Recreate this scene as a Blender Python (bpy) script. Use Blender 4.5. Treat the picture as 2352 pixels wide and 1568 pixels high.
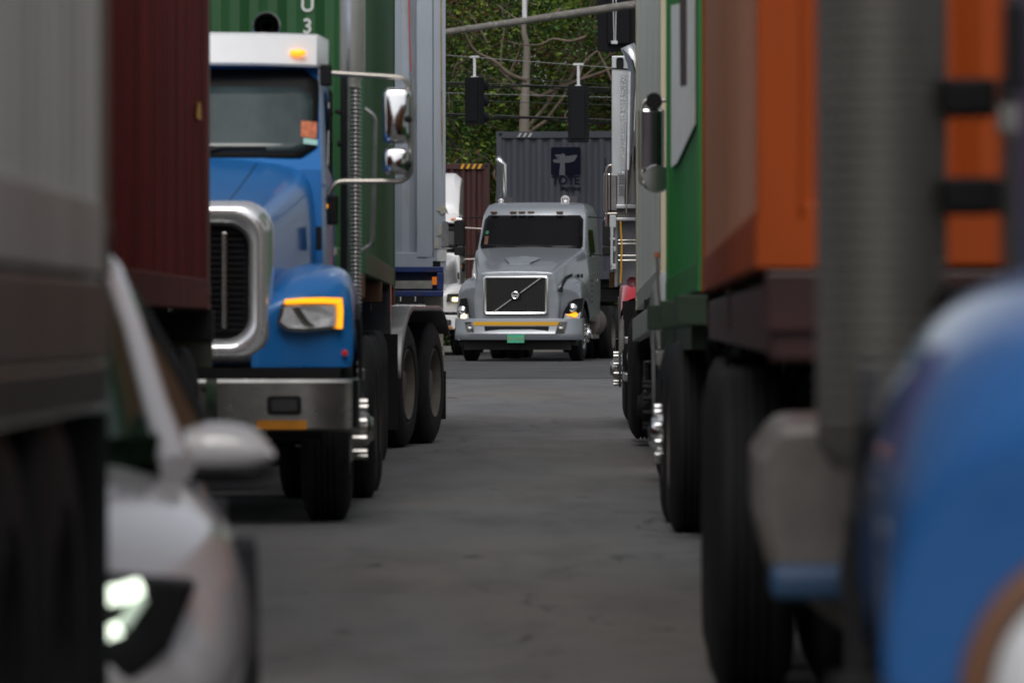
import bpy, bmesh, math, random
from mathutils import Vector, Matrix
import numpy as np
R = math.radians
random.seed(7)
for o in list(bpy.data.objects): bpy.data.objects.remove(o)
S = bpy.context.scene
COL = S.collection
# ------------------------------------------------------------------ camera
CAMZ = 1.2
F = 13067.0            # focal length in units of the 2352 px wide photograph (200 mm lens)
HU, HV = 1176.0, 740.0  # where the road direction and the horizon meet the photograph
cd = bpy.data.cameras.new('camera'); cam = bpy.data.objects.new('camera', cd); COL.objects.link(cam)
cd.lens = 200; cd.sensor_width = 36; cd.clip_start = 0.5; cd.clip_end = 3000
cam.location = (0, 0, CAMZ)
cam.rotation_euler = (R(90) - math.atan(44.0 / F), 0, 0)
cd.dof.use_dof = True; cd.dof.focus_distance = 68; cd.dof.aperture_fstop = 5.0; cd.dof.aperture_blades = 0
S.camera = cam
# ------------------------------------------------------------------ world, sun, exposure
SUN_EL, SUN_AZ = 50, 187
w = bpy.data.worlds.new('World'); S.world = w; w.use_nodes = True
nt = w.node_tree; nt.nodes.clear()
sky = nt.nodes.new('ShaderNodeTexSky'); sky.sky_type = 'NISHITA'; sky.sun_disc = False
sky.sun_elevation = R(SUN_EL); sky.sun_rotation = R(SUN_AZ); sky.dust_density = 3.0; sky.air_density = 1.0
hs = nt.nodes.new('ShaderNodeHueSaturation'); hs.inputs['Saturation'].default_value = 0.28
bg = nt.nodes.new('ShaderNodeBackground'); bg.inputs[1].default_value = 0.115
wo = nt.nodes.new('ShaderNodeOutputWorld')
nt.links.new(sky.outputs[0], hs.inputs['Color']); nt.links.new(hs.outputs[0], bg.inputs[0]); nt.links.new(bg.outputs[0], wo.inputs[0])
sd = bpy.data.lights.new('sun', 'SUN'); sd.energy = .85; sd.angle = R(30); sd.color = (1, .97, .93)
so = bpy.data.objects.new('sun', sd); COL.objects.link(so)
# light comes from the azimuth of the sky's sun
so.rotation_euler = (R(90 - SUN_EL), 0, R(180 - SUN_AZ))
S.view_settings.view_transform = 'Standard'; S.view_settings.look = 'None'
S.view_settings.exposure = 0.12; S.view_settings.gamma = 1

def gz(y): return 0.0055 * max(0.0, y - 20)
def W(u, v, d): return Vector(((u - HU) / F * d, d, CAMZ + (HV - v) / F * d))

# ------------------------------------------------------------------ materials
def new_mat(name):
    m = bpy.data.materials.new(name); m.use_nodes = True
    return m, m.node_tree, m.node_tree.nodes['Principled BSDF']
def mat(name, col, rough=.5, metal=0, var=.0, vscale=4, stretch=1, dirt=None, dirt_amt=0, coat=0, bump=0, emit=None, es=0, spec=.5):
    m, t, b = new_mat(name)
    b.inputs['Roughness'].default_value = rough; b.inputs['Metallic'].default_value = metal
    b.inputs['Base Color'].default_value = (*col, 1); b.inputs['Specular IOR Level'].default_value = spec
    if coat: b.inputs['Coat Weight'].default_value = coat; b.inputs['Coat Roughness'].default_value = .06
    if emit: b.inputs['Emission Color'].default_value = (*emit, 1); b.inputs['Emission Strength'].default_value = es
    if var or dirt or bump:
        tc = t.nodes.new('ShaderNodeTexCoord'); mp = t.nodes.new('ShaderNodeMapping')
        mp.inputs['Scale'].default_value = (vscale, vscale, vscale / stretch)
        t.links.new(tc.outputs['Object'], mp.inputs[0])
        n = t.nodes.new('ShaderNodeTexNoise'); n.inputs['Detail'].default_value = 7; n.inputs['Roughness'].default_value = .6
        n.inputs['Scale'].default_value = 1; t.links.new(mp.outputs[0], n.inputs[0])
        rp = t.nodes.new('ShaderNodeMapRange'); rp.inputs[1].default_value = .3; rp.inputs[2].default_value = .7
        rp.inputs[3].default_value = 1 - var; rp.inputs[4].default_value = 1 + var
        t.links.new(n.outputs[0], rp.inputs[0])
        mx = t.nodes.new('ShaderNodeVectorMath'); mx.operation = 'SCALE'; mx.inputs[0].default_value = col
        t.links.new(rp.outputs[0], mx.inputs['Scale'])
        last = mx.outputs[0]
        if dirt:
            n2 = t.nodes.new('ShaderNodeTexNoise'); n2.inputs['Scale'].default_value = 1.7; n2.inputs['Detail'].default_value = 9
            n2.inputs['Roughness'].default_value = .7; t.links.new(mp.outputs[0], n2.inputs[0])
            r2 = t.nodes.new('ShaderNodeMapRange'); r2.inputs[1].default_value = .68 - dirt_amt * .3; r2.inputs[2].default_value = .78 - dirt_amt * .1
            t.links.new(n2.outputs[0], r2.inputs[0])
            mm = t.nodes.new('ShaderNodeMix'); mm.data_type = 'RGBA'
            t.links.new(r2.outputs[0], mm.inputs['Factor']); t.links.new(last, mm.inputs[6]); mm.inputs[7].default_value = (*dirt, 1)
            last = mm.outputs[2]
            r3 = t.nodes.new('ShaderNodeMapRange'); r3.inputs[3].default_value = rough; r3.inputs[4].default_value = max(rough, .75)
            t.links.new(r2.outputs[0], r3.inputs[0]); t.links.new(r3.outputs[0], b.inputs['Roughness'])
        t.links.new(last, b.inputs['Base Color'])
        if bump:
            bp = t.nodes.new('ShaderNodeBump'); bp.inputs['Strength'].default_value = bump; bp.inputs['Distance'].default_value = .02
            t.links.new(n.outputs[0], bp.inputs['Height']); t.links.new(bp.outputs[0], b.inputs['Normal'])
    return m
RUST = (.12, .045, .018)
M = dict(
 blue=mat('blue_paint', (.014, .155, .46), .28, var=.06, vscale=1.5, coat=.35),
 blue2=mat('blue_paint_near', (.022, .12, .36), .28, coat=.8),
 white=mat('white_paint', (.82, .82, .83), .3, coat=.5, var=.04),
 black=mat('black_plastic', (.005, .005, .006), .6, spec=.25),
 flap=mat('black_rubber_sheet', (.010, .011, .013), .7, spec=.25, var=.2),
 dark=mat('dark_chassis_steel', (.011, .011, .012), .65, spec=.25, var=.35, vscale=6, dirt=(.05, .035, .02), dirt_amt=.3),
 greyplas=mat('grey_plastic', (.045, .046, .052), .6),
 chrome=mat('chrome', (.75, .75, .76), .09, 1),
 chrome_w=mat('worn_chrome', (.5, .49, .47), .22, 1, var=.15, vscale=9),
 steel=mat('brushed_steel', (.45, .44, .42), .3, 1, var=.2, vscale=12),
 alu=mat('aluminium', (.62, .64, .66), .42, .6, var=.12, vscale=10, stretch=4),
 bumper=mat('bumper_steel', (.36, .355, .34), .26, 1, var=.25, vscale=5, dirt=(.06, .05, .035), dirt_amt=.25),
 tyre=mat('tyre_rubber', (.011, .011, .012), .8, spec=.3, var=.25, vscale=9, dirt=(.03, .028, .025), dirt_amt=.5),
 tyre_d=mat('tyre_rubber_dark', (.007, .007, .0075), .75, spec=.3, var=.2, vscale=9),
 rim=mat('wheel_rim', (.12, .10, .085), .6, var=.25, vscale=8, dirt=(.06, .04, .03), dirt_amt=.5),
 rim_alu=mat('wheel_rim_polished', (.45, .44, .42), .3, 1, var=.2, vscale=8),
 glass=mat('dark_glass', (.006, .007, .008), .04, spec=.6),
 glass_v=mat('tinted_glass', (.004, .004, .005), .08, spec=.12),
 muffler=mat('muffler_steel', (.74, .71, .66), .3, .6, var=.1, vscale=3),
 chrome_g=mat('grille_chrome', (.85, .85, .86), .16, .75),
 glass_b=mat('windshield_glass', (.045, .066, .07), .06, var=.4, vscale=2.2, stretch=4),
 amber=mat('amber_lens', (.55, .12, .005), .25, emit=(1, .25, .01), es=.25),
 amber_lit=mat('amber_lamp_lit', (.9, .4, .02), .3, emit=(1, .36, .01), es=1.3),
 lit=mat('warm_lamp_lit', (.9, .8, .5), .3, emit=(1, .78, .4), es=2.4),
 drl=mat('white_lamp_lit', (.9, .95, .85), .3, emit=(.88, 1, .82), es=1.9),
 red=mat('red_lens', (.4, .01, .01), .3, emit=(1, .05, .03), es=.1),
 lens=mat('clear_lens', (.62, .63, .66), .15, .1, var=.3, vscale=14, coat=1),
 lensd=mat('dark_lens', (.05, .05, .05), .1, .2, coat=1),
 redpaint=mat('red_paint', (.62, .02, .04), .3, coat=.6),
 grey=mat('grey_metallic_paint', (.24, .26, .285), .3, .35, coat=.7, var=.05, vscale=2),
 carw=mat('car_white_paint', (.47, .45, .455), .22, coat=.8),
 yellow=mat('yellow_tape', (.62, .32, .01), .45),
 orange_t=mat('orange_tape', (.45, .17, .008), .4, var=.2, vscale=14),
 plate=mat('green_plate', (.05, .36, .22), .4, var=.15, vscale=22),
 paper=mat('paper_label', (.6, .61, .6), .7, var=.1, vscale=20, dirt=(.22, .19, .13), dirt_amt=.5),
 torn=mat('torn_paper', (.42, .40, .34), .8, var=.2, vscale=30),
 navy=mat('navy_paint', (.012, .035, .16), .45, var=.2, vscale=6, dirt=RUST, dirt_amt=.45),
 mark=mat('white_marking', (.62, .65, .62), .6),
 markd=mat('navy_marking', (.004, .006, .014), .8, spec=.08),
 markt=mat('dark_lettering', (.006, .009, .018), .8, spec=.08),
 bracket=mat('bracket_steel', (.42, .39, .35), .33, .9),
 galv=mat('weathered_galvanised_steel', (.17, .16, .145), .75, .1, var=.3, vscale=5, dirt=(.45, .43, .4), dirt_amt=.42),
 galv_w=mat('white_painted_pipe', (.62, .63, .64), .5, var=.15, vscale=9),
 sig=mat('signal_black', (.004, .0045, .007), .6, spec=.2),
 wire=mat('cable_black', (.012, .012, .014), .6),
 wireg=mat('cable_steel', (.22, .23, .24), .5, .5),
 sticker=mat('orange_sticker', (.5, .14, .06), .6, var=.5, vscale=40),
 teal=mat('teal_sticker', (.35, .6, .55), .6),
 bark=mat('tree_bark', (.13, .10, .075), .9, var=.35, vscale=3, stretch=3, bump=.6),
)
def cpaint(name, col, **k):
    a = dict(rough=.5, var=.16, vscale=2.2, stretch=5, dirt=RUST, dirt_amt=.12); a.update(k)
    return mat(name, col, **a)
CP = dict(
 maroon=cpaint('container_paint_maroon', (.13, .016, .016), rough=.6, spec=.2, var=.6, vscale=5, stretch=16),
 maroon_far=cpaint('container_paint_dark_red', (.042, .010, .009)),
 green=cpaint('container_paint_green', (.018, .088, .026), dirt_amt=.2),
 green_r=cpaint('container_paint_bright_green', (.018, .15, .028), dirt_amt=.0),
 lgrey=cpaint('container_paint_light_grey', (.36, .40, .46), dirt=(.30, .22, .12), dirt_amt=.32),
 dgrey=cpaint('container_paint_slate_grey', (.056, .061, .074), rough=.75, spec=.25, dirt_amt=.1, dirt=(.05, .035, .03)),
 silver=cpaint('container_paint_silver', (.50, .53, .52), rough=.5, stretch=12, vscale=5, dirt=(.2, .2, .19), dirt_amt=.3),
 orange=cpaint('container_paint_orange', (.30, .048, .003), rough=.55, spec=.25, dirt_amt=.02),
 ngrey=cpaint('container_paint_pale_grey', (.43, .43, .40), rough=.45, dirt=(.16, .11, .08), dirt_amt=.25),
 cream=cpaint('post_paint_cream', (.42, .37, .26), dirt_amt=.35),
 brown=cpaint('post_paint_brown', (.13, .112, .095), dirt_amt=.25),
)
# ------------------------------------------------------------------ mesh building
class MB:
    def __init__(s): s.v = []; s.f = []; s.m = []; s.mi = 0
    def add(s, vs, fs):
        o = len(s.v); s.v += [tuple(v) for v in vs]; s.f += [tuple(i + o for i in f) for f in fs]; s.m += [s.mi] * len(fs); return s
    def box(s, a, b, rot=None, piv=None):
        x0, y0, z0 = a; x1, y1, z1 = b
        vs = [Vector(p) for p in ((x0,y0,z0),(x1,y0,z0),(x1,y1,z0),(x0,y1,z0),(x0,y0,z1),(x1,y0,z1),(x1,y1,z1),(x0,y1,z1))]
        if rot is not None:
            c = Vector(piv) if piv is not None else sum(vs, Vector()) / 8
            vs = [c + rot @ (v - c) for v in vs]
        return s.add(vs, [(0,3,2,1),(4,5,6,7),(0,1,5,4),(1,2,6,5),(2,3,7,6),(3,0,4,7)])
    def cbox(s, c, d, rot=None):
        return s.box([c[i] - d[i] / 2 for i in range(3)], [c[i] + d[i] / 2 for i in range(3)], rot)
    def tube(s, pts, r, n=10, caps=True, r1=None):
        pts = [Vector(p) for p in pts]; N = len(pts); vs = []; fs = []
        up = None
        for i, p in enumerate(pts):
            t = (pts[min(i + 1, N - 1)] - pts[max(i - 1, 0)]).normalized()
            if up is None:
                up = Vector((0, 0, 1)) if abs(t.z) < .9 else Vector((1, 0, 0))
            a = t.cross(up).normalized(); b_ = a.cross(t).normalized(); up = b_
            rr = r if r1 is None else r + (r1 - r) * i / max(1, N - 1)
            if isinstance(r, (list, tuple)): rr = r[i]
            for k in range(n):
                an = 2 * math.pi * k / n
                vs.append(p + a * (rr * math.cos(an)) + b_ * (rr * math.sin(an)))
        for i in range(N - 1):
            for k in range(n):
                k2 = (k + 1) % n
                fs.append((i * n + k, (i + 1) * n + k, (i + 1) * n + k2, i * n + k2))
        if caps: fs.append(tuple(range(n))); fs.append(tuple((N - 1) * n + k for k in range(n))[::-1])
        return s.add(vs, fs)
    def lathe(s, prof, c, axis='x', n=32, closed=False):
        c = Vector(c); vs = []; fs = []; N = len(prof)
        for k in range(n):
            an = 2 * math.pi * k / n; ca, sa = math.cos(an), math.sin(an)
            for (h, r) in prof:
                if axis == 'x': vs.append(c + Vector((h, r * ca, r * sa)))
                elif axis == 'y': vs.append(c + Vector((r * ca, h, r * sa)))
                else: vs.append(c + Vector((r * ca, r * sa, h)))
        for k in range(n):
            k2 = (k + 1) % n
            for i in range(N - 1 + (1 if closed else 0)):
                j = (i + 1) % N
                fs.append((k * N + i, k * N + j, k2 * N + j, k2 * N + i))
        return s.add(vs, fs)
    def poly(s, pts, d):       # outline extruded by vector d
        n = len(pts); d = Vector(d); pts = [Vector(p) for p in pts]
        vs = pts + [p + d for p in pts]
        fs = [tuple(range(n))[::-1], tuple(range(n, 2 * n))] + [(i, (i + 1) % n, n + (i + 1) % n, n + i) for i in range(n)]
        return s.add(vs, fs)
    def loft(s, secs, closed=False, cap0=False, cap1=False):
        n = len(secs[0]); vs = [p for sc in secs for p in sc]; fs = []
        for i in range(len(secs) - 1):
            for k in range(n - (0 if closed else 1)):
                k2 = (k + 1) % n
                fs.append((i * n + k, i * n + k2, (i + 1) * n + k2, (i + 1) * n + k))
        if cap0: fs.append(tuple(range(n))[::-1])
        if cap1: fs.append(tuple((len(secs) - 1) * n + k for k in range(n)))
        return s.add(vs, fs)
    def build(s, name, m, parent=None, smooth=None, bevel=0, sub=0, solid=0, loc=None, label=None):
        me = bpy.data.meshes.new(name); me.from_pydata(s.v, [], s.f)
        ms = m if isinstance(m, (list, tuple)) else [m]
        for q in ms: me.materials.append(q)
        if len(ms) > 1: me.polygons.foreach_set('material_index', s.m)
        bm = bmesh.new(); bm.from_mesh(me); bmesh.ops.recalc_face_normals(bm, faces=bm.faces); bm.to_mesh(me); bm.free()
        o = bpy.data.objects.new(name, me); COL.objects.link(o)
        if parent: o.parent = parent
        if loc is not None: o.location = loc
        if smooth is not None:
            me.polygons.foreach_set('use_smooth', [True] * len(me.polygons))
            if smooth > 0 and not sub:
                try: me.set_sharp_from_angle(angle=R(smooth))
                except Exception: pass
        if solid:
            md = o.modifiers.new('solid', 'SOLIDIFY'); md.thickness = solid; md.offset = 0
        if bevel:
            md = o.modifiers.new('bevel', 'BEVEL'); md.width = bevel; md.segments = 2; md.limit_method = 'ANGLE'; md.angle_limit = R(35); md.harden_normals = False
        if sub:
            md = o.modifiers.new('sub', 'SUBSURF'); md.levels = sub; md.render_levels = sub
        if label: o['label'] = label
        return o
def tag(o, label=None, cat=None, group=None, kind=None):
    if label: o['label'] = label
    if cat: o['category'] = cat
    if group: o['group'] = group
    if kind: o['kind'] = kind
    return o
def thing(name, label, cat, loc=(0, 0, 0), rot=(0, 0, 0), group=None):
    o = bpy.data.objects.new(name, None); COL.objects.link(o); o.location = loc; o.rotation_euler = rot
    o.empty_display_size = .3
    return tag(o, label, cat, group)
def mirx(pts): return [(-p[0], p[1], p[2]) for p in pts]
def arc(p0, p1, p2, n=6):
    p0, p1, p2 = Vector(p0), Vector(p1), Vector(p2)
    return [(1 - t) ** 2 * p0 + 2 * t * (1 - t) * p1 + t * t * p2 for t in [i / n for i in range(n + 1)]]
def bend(pts, r=.06, n=5):     # polyline with rounded corners
    pts = [Vector(p) for p in pts]; out = [pts[0]]
    for i in range(1, len(pts) - 1):
        a = (pts[i - 1] - pts[i]); b = (pts[i + 1] - pts[i]); rr = min(r, a.length * .45, b.length * .45)
        out += arc(pts[i] + a.normalized() * rr, pts[i], pts[i] + b.normalized() * rr, n)
    return out + [pts[-1]]
def rrect(x0, z0, x1, z1, r, n=5):
    out = []
    for cx, cz, a0 in ((x1 - r, z1 - r, 0), (x0 + r, z1 - r, 90), (x0 + r, z0 + r, 180), (x1 - r, z0 + r, 270)):
        for i in range(n + 1):
            a = R(a0 + 90 * i / n); out.append((cx + r * math.cos(a), cz + r * math.sin(a)))
    return out
def text_part(name, txt, size, m, parent, loc, rot=(R(90), 0, 0), thick=.002, align='CENTER', label=None, sx=1, bold=0):
    cu = bpy.data.curves.new(name, 'FONT'); cu.body = txt; cu.size = size; cu.align_x = align; cu.align_y = 'CENTER'
    cu.extrude = thick; cu.offset = bold
    tmp = bpy.data.objects.new('tmp', cu); COL.objects.link(tmp)
    dg = bpy.context.evaluated_depsgraph_get(); me = bpy.data.meshes.new_from_object(tmp.evaluated_get(dg))
    bpy.data.objects.remove(tmp)
    o = bpy.data.objects.new(name, me); COL.objects.link(o); me.materials.clear(); me.materials.append(m)
    o.parent = parent; o.location = loc; o.rotation_euler = rot; o.scale = (sx, 1, 1)
    if label: o['label'] = label
    return o

# ------------------------------------------------------------------ ground and road
def road_mat():
    m, t, b = new_mat('asphalt')
    tc = t.nodes.new('ShaderNodeTexCoord')
    def noise(scale, det, sx=1, sy=1, rough=.6):
        mp = t.nodes.new('ShaderNodeMapping'); mp.inputs['Scale'].default_value = (sx, sy, 1)
        t.links.new(tc.outputs['Object'], mp.inputs[0])
        n = t.nodes.new('ShaderNodeTexNoise'); n.inputs['Scale'].default_value = scale; n.inputs['Detail'].default_value = det
        n.inputs['Roughness'].default_value = rough; t.links.new(mp.outputs[0], n.inputs[0]); return n
    def mix(a, c2, fac, lo, hi):
        r = t.nodes.new('ShaderNodeMapRange'); r.inputs[1].default_value = lo; r.inputs[2].default_value = hi
        t.links.new(fac, r.inputs[0])
        mm = t.nodes.new('ShaderNodeMix'); mm.data_type = 'RGBA'; t.links.new(r.outputs[0], mm.inputs['Factor'])
        if isinstance(a, tuple): mm.inputs[6].default_value = (*a, 1)
        else: t.links.new(a, mm.inputs[6])
        mm.inputs[7].default_value = (*c2, 1); return mm.outputs[2]
    big = noise(.35, 6, 1.4, .35); mid = noise(2.2, 8, 1, .22); fine = noise(60, 3); brown = noise(.22, 5, 1.2, .3)
    spots = noise(1.6, 4, 2.2, .7, .5)
    c = mix((.145, .145, .147), (.118, .118, .120), big.outputs[0], .36, .66)
    c = mix(c, (.160, .138, .115), brown.outputs[0], .46, .7)
    c = mix(c, (.088, .085, .084), mid.outputs[0], .48, .85)
    c = mix(c, (.045, .043, .043), spots.outputs[0], .68, .76)
    c = mix(c, (.22, .215, .21), fine.outputs[0], .58, .85)
    # wandering cracks
    nz = noise(.8, 5); mp = t.nodes.new('ShaderNodeVectorMath'); mp.operation = 'MULTIPLY_ADD'
    t.links.new(nz.outputs['Color'], mp.inputs[0]); mp.inputs[1].default_value = (1.6, 1.6, 0)
    t.links.new(tc.outputs['Object'], mp.inputs[2])
    vo = t.nodes.new('ShaderNodeTexVoronoi'); vo.feature = 'DISTANCE_TO_EDGE'; vo.inputs['Scale'].default_value = .23
    t.links.new(mp.outputs[0], vo.inputs[0])
    c = mix(c, (.045, .045, .046), vo.outputs['Distance'], .004, .001)
    t.links.new(c, b.inputs['Base Color'])
    rr = t.nodes.new('ShaderNodeMapRange'); rr.inputs[3].default_value = .62; rr.inputs[4].default_value = .92
    t.links.new(mid.outputs[0], rr.inputs[0]); t.links.new(rr.outputs[0], b.inputs['Roughness'])
    b.inputs['Specular IOR Level'].default_value = .3
    bp = t.nodes.new('ShaderNodeBump'); bp.inputs['Strength'].default_value = .5; bp.inputs['Distance'].default_value = .01
    t.links.new(fine.outputs[0], bp.inputs['Height']); t.links.new(bp.outputs[0], b.inputs['Normal'])
    return m
def sheet(name, x0, x1, ys, dz, m, thick=0):
    b = MB(); nx = 2
    secs = [[(x0 + (x1 - x0) * i / nx, y, gz(y) + dz) for i in range(nx + 1)] for y in ys]
    b.loft(secs); return b.build(name, m)
ys = [-60, 0, 10, 18, 20, 22, 30, 50, 80, 120, 200, 400, 1500]
tag(sheet('ground', -800, 800, ys, -.14, mat('soil_and_grass', (.06, .07, .035), .95, var=.5, vscale=.8)), kind='structure')
tag(sheet('road', -13, 13, [-60, 0, 10, 18, 20, 22, 30, 50, 80, 122, 123], 0, road_mat()), kind='structure')
tag(sheet('dark_road_sheet', -12.9, 12.9, [85, 85.8, 100, 121], .004, mat('dark_asphalt', (.070, .070, .072), .85, spec=.3, var=.35, vscale=1.2)), kind='structure')  # darker sheet over the road beneath and ahead of the grey truck
b = MB()
for x0, x1 in ((-13.3, -13.0), (13.0, 13.3)):
    b.loft([[(x0, y, gz(y) - .15), (x0, y, gz(y) + .12), (x1, y, gz(y) + .12), (x1, y, gz(y) - .15)] for y in (-60, 0, 20, 60, 123)])
b.loft([[(x, 123.004, gz(123) - .15), (x, 123.004, gz(123) + .12), (x, 123.3, gz(123) + .12), (x, 123.3, gz(123) - .15)] for x in (-13.3, 13.3)])
tag(b.build('kerb', mat('concrete_kerb', (.3, .29, .27), .85, var=.2)), kind='structure')

# ------------------------------------------------------------------ wheels
def tyre_mesh(Rr=.525, w=.28, side=1):
    """tyre with grooves, axis x, from x=0 (outer, towards side) to -w*side"""
    pr = [(.02, .31), (.0, .36), (-.0, .42), (.022, .475), (.055, .51), (.06, .5)]
    prof = [(-.03, .30), (-.005, .33), (.0, .40), (-.012, .455), (-.035, Rr - .02), (-.055, Rr - .003)]
    x = .055; g = (w - .11) / 5
    for i in range(5):
        prof += [(-(x + .008), Rr), (-(x + g - .008), Rr)]
        if i < 4: prof += [(-(x + g - .006), Rr - .014), (-(x + g + .006), Rr - .014)]
        x += g
    prof += [(-(w - .055), Rr - .003), (-(w - .035), Rr - .02), (-(w - .012), .455), (-w, .40), (-(w - .005), .33), (-(w - .03), .30)]
    return [(h * side, r) for h, r in prof]
def wheel(parent, x, y, z=.525, side=1, dual=False, m_rim=None, hub='lugs', n=40, lug_m=None, tm=None, out=.1, lug_len=.055, spin=0):
    """side=+1: outer face towards +x. Rim mesh is the wheel, tyres and nuts its sub-parts."""
    m_rim = m_rim or M['rim']; tm = tm or M['tyre']
    b = MB()
    if hub == 'steer':   # convex dished disc with hub cap
        prof = [(-.03, .30), (-.012, .292), (-.03, .275), (-.05, .26), (-.02, .2), (.01, .175), (.012, .13), (.05, .115), (.055, .05), (.06, .0)]
    else:                # deep dish of a dual wheel
        prof = [(-.03, .30), (-.010, .292), (-.04, .27), (-.15, .255), (-.17, .22), (-.165, .15), (-.10, .13), (-.05, .115), (-.045, .06), (-.04, 0)]
    b.lathe([(h * side, r) for h, r in prof], (0, 0, 0), 'x', n)
    r = b.build('wheel', m_rim, parent, smooth=40, loc=(x, y, z))
    t = MB(); t.lathe(tyre_mesh(side=side), (0, 0, 0), 'x', n + 16)
    if dual: t.lathe([(h - .33 * side, rr) for h, rr in tyre_mesh(side=side)], (0, 0, 0), 'x', n + 16)
    t.build('tyre', tm, r, smooth=35)
    if lug_m:
        x0 = .0 if hub == 'steer' else -.165
        for k in range(10):
            l = MB(); a = 2 * math.pi * (k + .5) / 10 + spin
            l.tube([(x0 * side, .1425 * math.cos(a) * 1.1, .1425 * math.sin(a) * 1.1), ((x0 + lug_len) * side, .1425 * math.cos(a) * 1.1, .1425 * math.sin(a) * 1.1)], .018, 8)
            l.build('lug_nut', lug_m, r, smooth=40)
        if hub == 'steer':
            c = MB(); c.lathe([(.05 * side, .1), (.09 * side, .095), (.105 * side, .07), (.125 * side, .062), (.13 * side, 0)], (0, 0, 0), 'x', 20)
            c.build('hub_cap', lug_m, r, smooth=40)
    return r
def axle(parent, y, z=.525, half=1.0):
    b = MB(); b.tube([(-half, y, z), (half, y, z)], .07, 10); b.box((-.25, y - .13, z - .16), (.25, y + .13, z + .16))
    b.build('axle', M['dark'], parent, smooth=40)

# ------------------------------------------------------------------ shipping container (origin: middle of near bottom edge, +y away)
def corr(L, depth=.036, period=.278):
    f = .25 * period; out = [(0, 0)]; n = max(1, round(L / period)); period = L / n; f = period * .25
    for i in range(n):
        y = i * period
        out += [(y + f * .5, 0), (y + f * 1.5, depth), (y + f * 2.5, depth), (y + f * 3.5, 0)]
    out.append((L, 0)); return out
def container(label, loc, rot, L, m, H=2.9, near='front', far='door', post=None, wid=2.438, group='shipping containers on the trucks', rail=None, side=None, holes=True):
    T = thing('shipping_container', label, 'shipping container', loc, rot, group)
    h = wid / 2; post = post or m; pw = .16
    for x in (-1, 1):
        for y0, y1 in ((0, pw), (L - pw, L)):
            b = MB(); xa, xb = sorted((x * h, x * (h - .11))); b.box((xa, y0, .10), (xb, y1, H - .10)); b.build('corner_post', post, T, bevel=.008)
    b = MB()
    for x in (-1, 1):
        xa, xb = sorted((x * (h - .004), x * (h - .06))); b.box((xa, pw + .002, .0), (xb, L - pw - .002, .15)); b.box((xa, pw + .002, H - .09), (xb, L - pw - .002, H))
    for y0, y1 in ((.004, .10), (L - .10, L - .004)):
        b.box((-h + .114, y0, .0), (h - .114, y1, .16)); b.box((-h + .114, y0, H - .13), (h - .114, y1, H - .003))
    b.build('frame_rail', rail or m, T, bevel=.006)
    for x in (-1, 1):
        c = MB(); pr = corr(L - 2 * pw - .004)
        c.loft([[(x * (h - .012 - d), pw + .002 + y, .148) for y, d in pr], [(x * (h - .012 - d), pw + .002 + y, H - .088) for y, d in pr]])
        c.build('side_panel', side or m, T)
    for end, kind in ((0, near), (1, far)):
        sgn = 1 if end == 0 else -1; yb = 0 if end == 0 else L
        if kind == 'front':
            c = MB(); pr = corr(wid - .22, .05, .25)
            c.loft([[(-h + .11 + x, yb + sgn * (.03 + d), .158) for x, d in pr], [(-h + .11 + x, yb + sgn * (.03 + d), H - .128) for x, d in pr]])
            c.build('front_panel', m, T)
        else:
            for x in (-1, 1):
                c = MB(); xa, xb = sorted((x * .012, x * (h - .115)))
                ya, yc = sorted((yb + sgn * .03, yb + sgn * .07)); c.box((xa, ya, .165), (xb, yc, H - .135))
                for k in range(4):
                    z0 = .3 + k * (H - .5) / 4; y2, y3 = sorted((yb + sgn * .018, yb + sgn * .032))
                    c.box((xa + .1, y2, z0), (xb - .1, y3, z0 + (H - .5) / 4 - .18))
                d = c.build('door', m, T, bevel=.006)
                lb = MB()
                for q in (.28, .85):
                    lb.tube([(x * q, yb - sgn * .015, .12), (x * q, yb - sgn * .015, H - .1)], .018, 8)
                lb.build('lock_rod', M['steel'], d, smooth=40)
    c = MB(); c.box((-h + .06, .1, H - .03), (h - .06, L - .1, H - .012)); c.build('roof_panel', m, T)
    c = MB(); c.box((-h + .06, .1, .03), (h - .06, L - .1, .12)); c.build('floor', M['dark'], T)
    cm = None
    for x in (-1, 1):
        for y in (0, 1):
            for z in (0, 1):
                xa, xb = sorted((x * (h + .003), x * (h - .165))); ya, yc = (-.003, .18) if y == 0 else (L - .18, L + .003)
                za, zb = (-.004, .115) if z == 0 else (H - .115, H + .004)
                c = MB(); c.box((xa, ya, za), (xb, yc, zb))
                c.mi = 1
                yy = ya - .0015 if y == 0 else yc + .0015
                c.add([(xa + .05, yy, za + .03), (xb - .05, yy, za + .03), (xb - .05, yy, zb - .03), (xa + .05, yy, zb - .03)], [(0, 1, 2, 3)])
                xx = x * (h + .0045)
                c.add([(xx, ya + .05, za + .03), (xx, yc - .05, za + .03), (xx, yc - .05, zb - .03), (xx, ya + .05, zb - .03)], [(0, 1, 2, 3)])
                c.build('corner_casting', [post, M['black'] if holes else post], T)
    return T
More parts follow.
